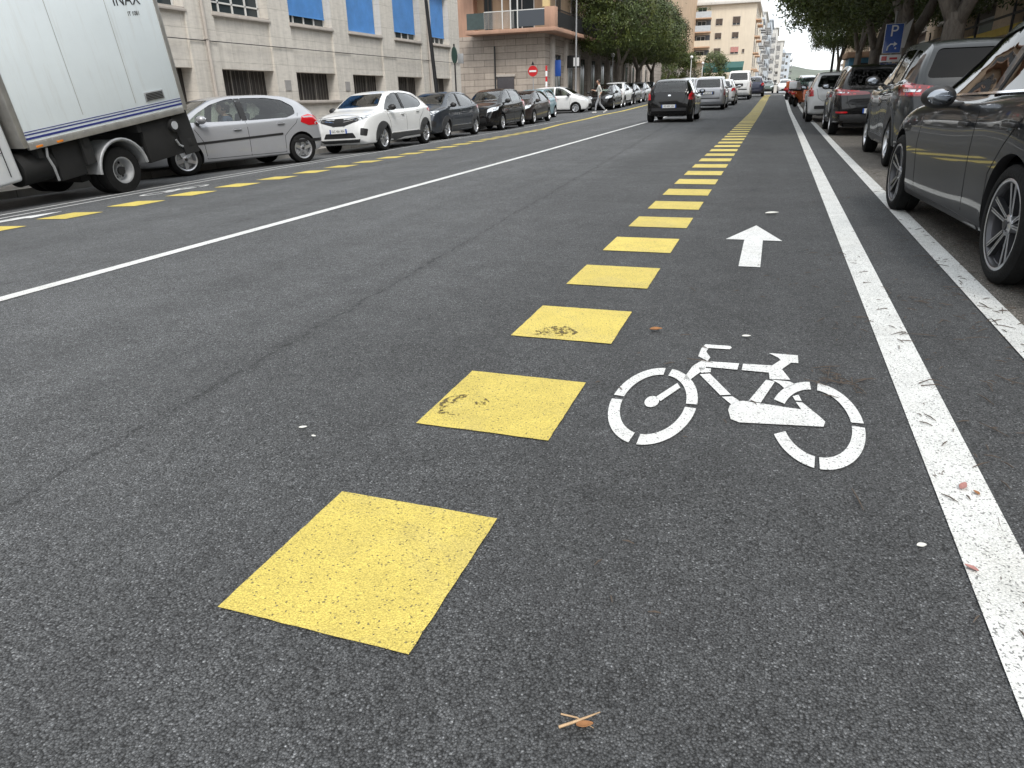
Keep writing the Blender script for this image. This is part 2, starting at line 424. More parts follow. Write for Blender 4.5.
def jag(a, b, n, amp, seed):
    """points from a to b with slightly ragged paint edge"""
    out = []
    for k in range(n):
        t = k/n; p = (a[0]+(b[0]-a[0])*t, a[1]+(b[1]-a[1])*t)
        if 0 < k: p = (p[0]+amp*(noise.noise((seed, k*.7, 0))), p[1]+amp*(noise.noise((seed, 0, k*.7))))
        out.append(p)
    return out
def flat_marking(name, polys, m, dz=.005, ragged=.0, grid=.5):
    bm = bmesh.new()
    for i, P in enumerate(polys):
        if ragged:
            Q = []
            for k in range(len(P)):
                a, b_ = P[k], P[(k+1) % len(P)]; d = math.hypot(a[0]-b_[0], a[1]-b_[1])
                Q += jag(a, b_, max(1, int(d/.035)), ragged, i*3.1+k*7.7+P[0][1]*3)
            P = Q
        bm.faces.new([bm.verts.new((x, y, 0)) for x, y in P])
    bmesh.ops.triangulate(bm, faces=bm.faces)
    ys = [v.co.y for v in bm.verts]; y0, y1 = min(ys), max(ys)
    if grid:
        for g in frange(math.floor(y0), math.ceil(y1), max(grid, 1)):
            if y0+.01 < g < y1-.01: bmesh.ops.bisect_plane(bm, geom=bm.verts[:]+bm.edges[:]+bm.faces[:], plane_co=(0, g, 0), plane_no=(0, 1, 0))
    for v in bm.verts: v.co.z = Z(v.co.x, v.co.y)+dz
    for f in bm.faces:
        if f.normal.z < 0: f.normal_flip()
    bm.normal_update()
    for f in bm.faces:
        if f.normal.z < 0: f.normal_flip()
    return bm_link(bm, name, m)
def strip(name, pts, w, m, lab, dz=.005):
    """painted line along a polyline in plan"""
    L_, R_ = [], []
    P = []
    for a, b_ in zip(pts, pts[1:]):
        n = max(1, int((b_[1]-a[1])/1.0))
        n = min(n, 60)
        for k in range(n): P.append((a[0]+(b_[0]-a[0])*k/n, a[1]+(b_[1]-a[1])*k/n))
    P.append(pts[-1])
    bm = bmesh.new(); rows = []
    # subdivide so that rows fall on the ground's own rows
    S = sorted(set([p[1] for p in pts]+[y for y in YS if pts[0][1] < y < pts[-1][1]]))
    for y in S:
        x = interp(y, [p[1] for p in pts], [p[0] for p in pts])
        rows.append([bm.verts.new((x-w/2, y, Z(x-w/2, y)+dz)), bm.verts.new((x+w/2, y, Z(x+w/2, y)+dz))])
    for a, b_ in zip(rows, rows[1:]): bm.faces.new((a[0], a[1], b_[1], b_[0]))
    o = bm_link(bm, name, m); tag(o, lab, kind='structure'); return o
strip('lane_line', [(-4.52, -5), (-4.55, 8), (-4.58, 80)], .125, M_WHT, 'solid white line down the middle of the street')
strip('lane_line', [(.631, -3), (.66, 20), (.63, 76)], .151, M_WHTD, 'littered white edge line right of the bicycle symbol')
strip('lane_line', [(1.189, -3), (1.20, 20), (1.2, 72)], .133, M_WHTD, 'littered white line along the right parked cars', dz=.007)
strip('lane_line', [(-9.2, 4), (-9.33, 6.5), (-9.6, 8.5), (-9.85, 11), (-9.95, 14), (-10.0, 24), (-9.9, 36)], .06, M_WHT, 'thin white line beside the left parked cars, nearer the road')
strip('lane_line', [(-9.6, 4), (-9.75, 6.8), (-9.98, 8.7), (-10.25, 11.5), (-10.35, 15), (-10.3, 24)], .06, M_WHT, 'thin white line running under the left parked cars')
strip('yellow_line', [(-8.3, 27.2), (-8.72, 31), (-8.87, 39.7), (-8.5, 44), (-8.6, 60), (-8.7, 85)], .22, M_YEL, 'yellow line curving on along the far left kerb')
nright = 0
for i in range(72):
    x0, y0 = -1.1393+.0006*i*(1 if i < 40 else 1), 1.0401+1.0595*i
    w, l = .51, .552
    P = [(x0, y0), (x0+w, y0), (x0+w, y0+l), (x0, y0+l)]
    o = flat_marking('yellow_square', [P], M_YEL, ragged=.003 if i < 5 else .0, grid=1)
    lab = {0: 'largest yellow square, nearest at the bottom of the photo', 1: 'second yellow square, with a tyre scuff on its left part', 2: 'third yellow square, with a dark smudge along its lower edge',
           3: 'fourth yellow square of the diagonal row'}.get(i, 'yellow painted square in the row dividing lane and cycle lane')
    tag(o, lab, group='yellow squares between traffic lane and cycle lane', kind='structure')
for i in range(-2, 20):
    x0, y0 = -8.55, 6.40+1.0595*i
    P = [(x0, y0), (x0+.51, y0), (x0+.51, y0+.552), (x0, y0+.552)]
    tag(flat_marking('yellow_square', [P], M_YEL, grid=1), 'yellow painted square along the left parked cars', group='yellow squares along the left parked cars', kind='structure')
# dark tyre scuffs on squares two and three
M_SCUFF = bpy.data.materials.new('tyre_scuff'); M_SCUFF.use_nodes = True
def scuff():
    nt = M_SCUFF.node_tree; N, L, M, NO, RP, MX = node_helpers(nt); b = nt.nodes['Principled BSDF']; out = nt.nodes['Material Output']
    b.inputs['Base Color'].default_value = (.11, .085, .035, 1); b.inputs['Roughness'].default_value = .9
    tc = N('ShaderNodeTexCoord').outputs['Object']; t = N('ShaderNodeBsdfTransparent'); mx = N('ShaderNodeMixShader')
    L(M('MULTIPLY', M('GREATER_THAN', NO(tc, 55, 3, .7), .52), M('GREATER_THAN', NO(tc, 14, 3, .7), .47)), mx.inputs[0]); L(t.outputs[0], mx.inputs[1]); L(b.outputs[0], mx.inputs[2]); L(mx.outputs[0], out.inputs[0])
scuff()
def arc_band(cx, cy, rx, ry, w, a0, a1, n=14):
    o = [(cx+rx*math.cos(a0+(a1-a0)*k/n), cy+ry*math.sin(a0+(a1-a0)*k/n)) for k in range(n+1)]
    i = [(cx+(rx-w)*math.cos(a0+(a1-a0)*k/n), cy+(ry-w)*math.sin(a0+(a1-a0)*k/n)) for k in range(n+1)]
    return o+i[::-1]
o = flat_marking('tyre_scuff', [arc_band(-1.03, 2.30, .10, .10, .055, .3, 4.2), [(-1.10, 2.2), (-1.0, 2.2), (-1.0, 2.235), (-1.1, 2.235)]], M_SCUFF, dz=.007, grid=0)
tag(o, 'curved dark tyre scuff on the second yellow square', kind='structure')
o = flat_marking('tyre_scuff', [[(-1.03, 3.2), (-.85, 3.2), (-.82, 3.28), (-.9, 3.37), (-.97, 3.35), (-1.04, 3.27)]], M_SCUFF, dz=.007, grid=0)
tag(o, 'dark smudge on the third yellow square', kind='structure')

# bicycle symbol and arrow (plan coordinates measured on the road)
def ell(cx, cy, rx, ry, wx, wy, a0, a1, n=16):
    a0, a1 = R(a0), R(a1); A = [a0+(a1-a0)*k/n for k in range(n+1)]
    return [(cx+rx*math.cos(a), cy+ry*math.sin(a)) for a in A]+[(cx+(rx-wx)*math.cos(a), cy+(ry-wy)*math.sin(a)) for a in A[::-1]]
def disc(cx, cy, rx, ry, n=18): return [(cx+rx*math.cos(2*math.pi*k/n), cy+ry*math.sin(2*math.pi*k/n)) for k in range(n)]
BK = []
W1, W2 = (-.329, 2.53, .162, .374), (.254, 2.525, .158, .376)
for (cx, cy_, rx, ry), segs in ((W1, [(92, 176), (182, 259), (269, 357), (3, 82)]), (W2, [(15, 82), (268, 357), (93, 156), (205, 262), (2, 15)])):
    for a0, a1 in segs: BK.append(ell(cx, cy_, rx, ry, .042, .082, a0, a1))
BK[-1] = ell(*W2, .042, .082, 2.5, 15)
BK.append(disc(-.337, 2.53, .027, .055)+[])
BK.append([(-.330, 2.575), (-.305, 2.545), (-.248, 2.70), (-.266, 2.745)])
BK.append([(-.248, 2.80), (-.222, 2.79), (-.170, 2.95), (-.178, 3.04), (-.19, 3.05), (-.226, 2.96)])
BK.append([(-.176, 3.035), (-.036, 3.045), (-.040, 2.965), (-.172, 2.965)])
BK.append([(-.020, 3.045), (.098, 3.055), (.09, 2.965), (-.022, 2.965)])
BK.append([(-.178, 3.05), (-.215, 3.09), (-.212, 3.20), (-.198, 3.265), (-.085, 3.270), (-.078, 3.245), (-.085, 3.222), (-.180, 3.215), (-.186, 3.16), (-.162, 3.09), (-.170, 3.03)])
BK.append([(-.188, 2.868), (-.148, 2.888), (-.050, 2.680), (-.090, 2.665)])
BK.append([(-.200, 2.95), (-.148, 2.95), (-.146, 2.905), (-.184, 2.888)])
BK.append([(-.082, 2.650), (-.044, 2.665), (-.018, 2.63), (-.044, 2.585)])
BK.append([(.085, 3.215), (.208, 3.218), (.208, 3.115), (.178, 3.112), (.140, 3.02), (.172, 2.905), (.092, 2.89), (.088, 2.965), (.098, 3.05), (.135, 3.135), (.125, 3.165)])
BK.append([(.078, 2.878), (.112, 2.866), (.062, 2.632), (.018, 2.640)])
BK.append([(.100, 2.885), (.168, 2.885), (.190, 2.86), (.150, 2.80), (.128, 2.85)])
BK.append([(-.052, 2.53), (-.048, 2.575), (-.030, 2.618), (-.002, 2.632), (.206, 2.608), (.188, 2.675), (.212, 2.675), (.268, 2.56), (.284, 2.52), (.276, 2.475), (-.008, 2.43), (-.038, 2.45)])
BK.append([(.186, 2.690), (.210, 2.690), (.200, 2.75), (.178, 2.73)])
tag(flat_marking('bicycle_marking', BK, M_WHT, dz=.0055, grid=0), 'white bicycle symbol painted in the cycle lane', kind='structure')
tag(flat_marking('arrow_marking', [[(-.054, 6.58), (.157, 5.90), (.012, 5.90), (.012, 4.95), (-.128, 4.95), (-.128, 5.90), (-.270, 5.90)]], M_WHT, dz=.0055, grid=1), 'white arrow pointing up the cycle lane beyond the bicycle symbol', kind='structure')
# worn symbol of the left lane, half hidden by the grazing view
SY = [ell(-9.15, 9.0, .16, .36, .045, .09, 0, 350), ell(-9.15, 9.75, .16, .36, .045, .09, 0, 350), [(-9.2, 9.1), (-9.1, 9.1), (-9.05, 9.7), (-9.15, 9.7)], [(-9.3, 9.3), (-9.24, 9.3), (-9.24, 9.6), (-9.3, 9.6)]]
tag(flat_marking('bicycle_marking', SY, M_WHT, dz=.0055, grid=0), 'small white bicycle symbol seen edge-on beside the lorry', kind='structure')
tag(flat_marking('arrow_marking', [[(-9.0, 5.4), (-8.86, 5.4), (-8.86, 6.5), (-8.76, 6.5), (-8.93, 7.1), (-9.1, 6.5), (-9.0, 6.5)]], M_WHT, dz=.0055, grid=0), 'white arrow of the left lane at the left photo edge', kind='structure')
tag(flat_marking('crossing_bar', [[(-.55, 77.5), (.56, 77.5), (.56, 78.3), (-.55, 78.3)]], M_WHT, dz=.0055, grid=0), 'white bar across the far end of the cycle lane', kind='structure')


# ------------------------------------------------------------------ cars
def pchip(keys):
    xs = [k[0] for k in keys]; ys = [k[1] for k in keys]; n = len(xs)
    h = [xs[i+1]-xs[i] for i in range(n-1)]; d = [(ys[i+1]-ys[i])/h[i] for i in range(n-1)]
    m = [d[0]]+[0 if d[i-1]*d[i] <= 0 else 2*d[i-1]*d[i]/(d[i-1]+d[i]) for i in range(1, n-1)]+[d[-1]]
    def f(x):
        if x <= xs[0]: return ys[0]
        if x >= xs[-1]: return ys[-1]
        i = 0
        while x > xs[i+1]: i += 1
        t = (x-xs[i])/h[i]
        return ((1+2*t)*(1-t)**2*ys[i]+t*(1-t)**2*h[i]*m[i]+t*t*(3-2*t)*ys[i+1]+t*t*(t-1)*h[i]*m[i+1])
    return f
def catmull(P, per):
    out = []
    n = len(P)
    for i in range(n-1):
        p0, p1, p2, p3 = P[max(i-1, 0)], P[i], P[i+1], P[min(i+2, n-1)]
        for k in range(per):
            t = k/per
            q = tuple(.5*((2*p1[j])+(-p0[j]+p2[j])*t+(2*p0[j]-5*p1[j]+4*p2[j]-p3[j])*t*t+(-p0[j]+3*p1[j]-3*p2[j]+p3[j])*t**3) for j in (0, 1))
            out.append(q)
    out.append(P[-1]); return out
def loft(S, x0, x1, inset=0, floor=None):
    fz, fs, fb, fw, ft = [pchip(S[k]) for k in ('zt', 'zs', 'zb', 'w', 'wt')]
    n = 64; xs = []
    for k in range(n+1):
        t = k/n; t = t-.8*math.sin(2*math.pi*t)/(2*math.pi); xs.append(x0+(x1-x0)*t)
    bm = bmesh.new(); rings = []
    tuck = S.get('tuck', .93); cr = S.get('crown', .045)
    for x in xs:
        zt, zs, zb, w, wt = fz(x)-inset, fs(x), fb(x)+inset, fw(x)-inset, ft(x)-inset
        if floor: zb = floor
        zs = min(zs, zt-.03); wt = min(wt, w*.97)
        e = zt-cr
        sh = w*tuck
        hi = max(zs+.012, e-.012)
        P = [(0, zb), (w*.72, zb), (w*.93, zb+.02), (w*.975, zb+.09*(1 if not floor else .3)), (w*.99, zb+.30*(zs-zb)), (w*1.0, zb+.55*(zs-zb)), (w*.995, zb+.80*(zs-zb)),
             (w*.975, zs-.035), (sh, zs), ((sh*.62+wt*.38)+.012, zs+(hi-zs)*.38), ((sh*.25+wt*.75)+.016, zs+(hi-zs)*.76), (wt, hi), (wt*.93, zt-cr*.55), (wt*.6, zt-cr*.18), (0, zt)]
        half = catmull(P, 3)
        ring = [(y, z) for y, z in half]+[(-y, z) for y, z in half[::-1][1:-1]]
        rings.append([bm.verts.new((x, y, z)) for y, z in ring])
    m = len(rings[0])
    for a, b in zip(rings, rings[1:]):
        for k in range(m): bm.faces.new((a[k], a[(k+1) % m], b[(k+1) % m], b[k]))
    bm.faces.new(rings[0][::-1]); bm.faces.new(rings[-1])
    bmesh.ops.recalc_face_normals(bm, faces=bm.faces)
    return bm
def temp_obj(bm, mats=()):
    me = bpy.data.meshes.new('tmp'); bm.to_mesh(me); bm.free()
    for m in mats: me.materials.append(m)
    o = bpy.data.objects.new('tmp', me); C.objects.link(o); return o
def boolean(o, cutters):
    for c in cutters:
        md = o.modifiers.new('b', 'BOOLEAN'); md.operation = 'DIFFERENCE'; md.object = c; md.solver = 'EXACT'
    dg = bpy.context.evaluated_depsgraph_get(); dg.update()
    me = bpy.data.meshes.new_from_object(o.evaluated_get(dg))
    o.modifiers.clear(); old = o.data; o.data = me
    for c in cutters:
        cm = c.data; bpy.data.objects.remove(c); bpy.data.meshes.remove(cm)
def prism(poly, axis, a, b, mi=1):
    bm = bmesh.new()
    mk = {'y': lambda p, t: (p[0], t, p[1]), 'x': lambda p, t: (t, p[0], p[1])}[axis]
    A = [bm.verts.new(mk(p, a)) for p in poly]; Bv = [bm.verts.new(mk(p, b)) for p in poly]
    bm.faces.new(A); bm.faces.new(Bv[::-1]); n = len(poly)
    for k in range(n): bm.faces.new((A[k], Bv[k], Bv[(k+1) % n], A[(k+1) % n]))
    bmesh.ops.recalc_face_normals(bm, faces=bm.faces)
    for f in bm.faces: f.material_index = mi
    return temp_obj(bm, (M_BLACK, M_BLACK))
def cylcut(x, z, r, y0, y1):
    b = B(); b.mi = 1; b.lathe([(y0, r), (y1, r)], 48, close=True)
    bmesh.ops.translate(b.bm, vec=(x, 0, z), verts=b.bm.verts)
    bmesh.ops.recalc_face_normals(b.bm, faces=b.bm.faces)
    return temp_obj(b.bm, (M_BLACK, M_BLACK))
def roundpoly(P, r=.04, n=4):
    out = []
    for i in range(len(P)):
        a, p, b = Vector(P[i-1]), Vector(P[i]), Vector(P[(i+1) % len(P)])
        da, db = (a-p), (b-p); ra = min(r, da.length*.45); rb = min(r, db.length*.45)
        s, e = p+da.normalized()*ra, p+db.normalized()*rb
        for k in range(n+1):
            t = k/n; q = s*(1-t)**2+p*2*t*(1-t)+e*t*t; out.append((q.x, q.y))
    return out
def grow(P, d):
    n = len(P); area = sum(P[i-1][0]*P[i][1]-P[i][0]*P[i-1][1] for i in range(n)); s = 1 if area > 0 else -1
    out = []
    for i in range(n):
        a, p, b = Vector(P[i-1]), Vector(P[i]), Vector(P[(i+1) % n])
        t = ((p-a).normalized()+(b-p).normalized())
        t = t.normalized() if t.length > 1e-6 else (b-p).normalized()
        out.append((p.x+t.y*d*s, p.y-t.x*d*s))
    return out
FR = {'L': (Vector((0, 3, 0)), Vector((1, 0, 0)), Vector((0, 0, 1)), Vector((0, -1, 0))),
      'R': (Vector((0, -3, 0)), Vector((1, 0, 0)), Vector((0, 0, 1)), Vector((0, 1, 0))),
      'F': (Vector((5, 0, 0)), Vector((0, 1, 0)), Vector((0, 0, 1)), Vector((-1, 0, 0))),
      'B': (Vector((-5, 0, 0)), Vector((0, 1, 0)), Vector((0, 0, 1)), Vector((1, 0, 0))),
      'T': (Vector((0, 0, 4)), Vector((1, 0, 0)), Vector((0, 1, 0)), Vector((0, 0, -1)))}
def corner(end, side, ang, xe):
    """view frame onto a body corner; u runs outward from the car's middle"""
    a = R(ang); sx = 1 if end == 'F' else -1; sy = side
    out = Vector((sx*math.cos(a), sy*math.sin(a), 0)); u = Vector((-sx*math.sin(a), sy*math.cos(a), 0))
    return (out*6+Vector((xe, 0, 0)), u, Vector((0, 0, 1)), -out)
def patch(bvh, polys, frame, off, name, m, parent, grid=.05, skirt=.008, smooth=40, join=None, mi=0):
    o_, u, v, d = frame
    tot = bmesh.new() if join is None else join
    for P in polys:
        bm = bmesh.new(); bm.faces.new([bm.verts.new((a, b, 0)) for a, b in P])
        bmesh.ops.triangulate(bm, faces=bm.faces)
        xs = [p[0] for p in P]; ys = [p[1] for p in P]
        for lo, hi, no in ((min(xs), max(xs), (1, 0, 0)), (min(ys), max(ys), (0, 1, 0))):
            k = lo+grid
            while k < hi-.004:
                bmesh.ops.bisect_plane(bm, geom=bm.verts[:]+bm.edges[:]+bm.faces[:], plane_co=Vector(no)*k, plane_no=no); k += grid
        last = None
        for vv in bm.verts:
            p = o_+u*vv.co.x+v*vv.co.y
            h = bvh.ray_cast(p, d)
            if h[0] is None:
                g = bvh.find_nearest(p+d*5); q = g[0]
            else: q = h[0]
            vv.co = q-d*off
        bm.normal_update()
        if sum((f.normal.dot(d)*f.calc_area() for f in bm.faces)) > 0: bmesh.ops.reverse_faces(bm, faces=bm.faces)
        be = [e for e in bm.edges if len(e.link_faces) == 1]
        r = bmesh.ops.extrude_edge_only(bm, edges=be); nv = [x for x in r['geom'] if isinstance(x, bmesh.types.BMVert)]
        bmesh.ops.translate(bm, vec=d*(off+skirt), verts=nv)
        for f in bm.faces: f.material_index = mi
        me = bpy.data.meshes.new('t'); bm.to_mesh(me); bm.free(); tot.from_mesh(me); bpy.data.meshes.remove(me)
    if join is not None: return
    # outward normals
    return finish_patch(tot, d, name, m, parent, smooth)
def finish_patch(tot, d, name, m, parent, smooth=40):
    for f in tot.faces: f.smooth = True
    for e in tot.edges: e.smooth = not (len(e.link_faces) != 2 or e.calc_face_angle(0) > R(smooth))
    me = bpy.data.meshes.new(name); tot.to_mesh(me); tot.free()
    return link(name, me, m, parent)
def line_poly(P, w):
    L_, R_ = [], []
    for i, p in enumerate(P):
        a = Vector(P[max(i-1, 0)]); b = Vector(P[min(i+1, len(P)-1)]); t = (b-a).normalized(); n = Vector((-t.y, t.x))*w/2
        L_.append((p[0]+n.x, p[1]+n.y)); R_.append((p[0]-n.x, p[1]-n.y))
    return L_+R_[::-1]
def ring_poly(x, z, r0, r1, a0, a1, n=18):
    A = [R(a0)+(R(a1)-R(a0))*k/n for k in range(n+1)]
    return [(x+r1*math.cos(a), z+r1*math.sin(a)) for a in A]+[(x+r0*math.cos(a), z+r0*math.sin(a)) for a in A[::-1]]
_wheel = {}
def wheel_meshes(rad, wid, style, dark):
    key = (rad, wid, style, dark)
    if key in _wheel: return _wheel[key]
    rr = rad*(.765 if style == 'star' else .69)
    b = B(); hw = wid/2
    b.lathe([(-hw*.9, rr), (-hw, rr+.012), (-hw*1.02, (rr+rad)/2), (-hw*.93, rad-.02), (-hw*.8, rad-.003), (-hw*.3, rad), (-.006, rad), (-.005, rad-.008), (.005, rad-.008), (.006, rad), (hw*.3, rad), (hw*.8, rad-.003), (hw*.93, rad-.02), (hw*1.02, (rr+rad)/2), (hw, rr+.012), (hw*.9, rr), (hw*.6, rr-.01), (-hw*.6, rr-.01), (-hw*.9, rr)], 44)
    tyre = b.bm
    b = B(); b.mi = 1 if style == 'star' else 0
    b.lathe([(hw*.92, rr+.004), (hw*.95, rr-.006), (hw*.88, rr-.022), (hw*.6, rr-.035), (-hw*.5, rr-.05)], 40)
    n = {'five': 5, 'star': 5, 'ten': 10, 'seven': 7, 'steel': 0}[style]
    yo = hw*.86
    if n:
        for k in range(n):
            a = 2*math.pi*k/n+.3
            def pt(r_, w_, y_, s): return Vector((r_*math.cos(a)-s*w_*math.sin(a), y_, r_*math.sin(a)+s*w_*math.cos(a)))
            wi, wo = {5: (.036, .030), 10: (.013, .016), 7: (.022, .02)}[n]
            if style == 'star':
                for s2 in (-1, 1):
                    for (wA, wB, yy, th, mi_) in ((.2, 1.5, 0, .03, 1), (1.0, 1.5, .0015, .004, 0), (.2, .55, .0015, .004, 0)):
                        b.mi = mi_
                        o1, o2 = (1.0+.22*(wA-.2)/1.3*0, 0)
                        ta, tb = (.42+.42*(wA-.2)/1.3), (.42+.42*(wB-.2)/1.3)
                        P = [pt(.05, .014, yo-.03+yy, s2*wA), pt(.05, .014, yo-.03+yy, s2*wB), pt(rr-.014, .062, yo+yy, s2*tb), pt(rr-.014, .062, yo+yy, s2*ta)]
                        b.poly(P, th, (0, -1, 0))
                b.mi = 0
            else:
                P = [pt(.045, wi, yo-.025, -1), pt(.045, wi, yo-.025, 1), pt(rr-.018, wo, yo, 1), pt(rr-.018, wo, yo, -1)]
                b.poly(P, .03, (0, -1, 0))
        b.lathe([(yo-.06, .062), (yo-.022, .060), (yo-.014, .045)], 20, close=True)
    else:
        b.lathe([(yo-.05, rr-.03), (yo-.045, rr-.09), (yo-.02, rr-.10), (yo-.03, .09), (yo-.0, .06), (yo, .01)], 28)
    b.mi = 1
    b.lathe([(yo-.018, .030), (yo-.006, .028), (yo-.004, .002)], 16)
    for k in range(5):
        a = 2*math.pi*k/5
        b.lathe([(yo-.02, .007), (yo-.010, .006)], 6, Matrix.Translation((.042*math.cos(a), 0, .042*math.sin(a))), close=True)
    if style == 'star': b.mi = 1; b.lathe([(hw*.90, rr-.007), (hw*.62, rr-.036), (-hw*.5, rr-.051)], 40); b.mi = 0; b.lathe([(hw*.93, rr+.002), (hw*.96, rr-.008), (hw*.93, rr-.016)], 40)
    b.mi = 2
    b.lathe([(hw*.2, .02), (hw*.22, rr*.72), (hw*.05, rr*.72)], 28)      # brake disc
    b.mi = 1
    b.lathe([(hw*.1, .02), (-hw*.1, rr-.03)], 28)                         # dark backing
    rim = b.bm
    out = []
    for bm in (tyre, rim):
        bmesh.ops.recalc_face_normals(bm, faces=bm.faces)
        for f in bm.faces: f.smooth = True
        for e in bm.edges: e.smooth = not (len(e.link_faces) != 2 or e.calc_face_angle(0) > R(32))
        me = bpy.data.meshes.new('wheel_part'); bm.to_mesh(me); bm.free(); out.append(me)
    out[0].materials.append(M_RUBBER)
    for m in (M_ALLOY, M_ALLOYD, M_STEEL): out[1].materials.append(m)
    _wheel[key] = out; return out
def add_wheel(root, x, y, rad, wid, style, dark, spin=0):
    side = 1 if y > 0 else -1
    w = empty('wheel', (x, y, rad), 0, root)
    ty, ri = wheel_meshes(rad, wid, style, dark)
    for nm, me in (('tyre', ty), ('rim', ri)):
        o = bpy.data.objects.new(nm, me); C.objects.link(o); o.parent = w
        o.rotation_euler = (0, spin, 0 if side > 0 else math.pi)
    return w
def text_mesh(txt, size, m, name='lettering', parent=None, ext=.001, font_scale=1.0, sx=1):
    cu = bpy.data.curves.new('t', 'FONT'); cu.body = txt; cu.size = size; cu.extrude = ext; cu.align_x = 'CENTER'; cu.align_y = 'CENTER'
    o = bpy.data.objects.new('t', cu); C.objects.link(o)
    me = bpy.data.meshes.new_from_object(o.evaluated_get(bpy.context.evaluated_depsgraph_get()))
    bpy.data.objects.remove(o)
    for v in me.vertices: v.co.x *= sx
    q = bpy.data.objects.new(name, me); C.objects.link(q); me.materials.clear(); me.materials.append(m)
    if parent: q.parent = parent
    return q
M_INK = mat('plate_ink', (.02, .02, .022), .5)
def number_plate(root, x, z, front, txt, tilt=0):
    b = B(); sx = 1 if front else -1
    b.box(-.006, .006, -.26, .26, -.055, .055)
    b.mi = 1; b.box(-.007, .0075, -.26, -.225, -.055, .055); b.box(-.007, .0075, .225, .26, -.055, .055)
    o = b.done('number_plate', (M_PLATE, M_BLUE), root); o.location = (x, 0, z); o.rotation_euler = (0, 0, 0 if front else math.pi)
    t = text_mesh(txt, .085, M_INK, 'lettering', o, sx=.95); t.location = (.0085, 0, -.002); t.rotation_euler = (math.pi/2, 0, math.pi/2)
    return o

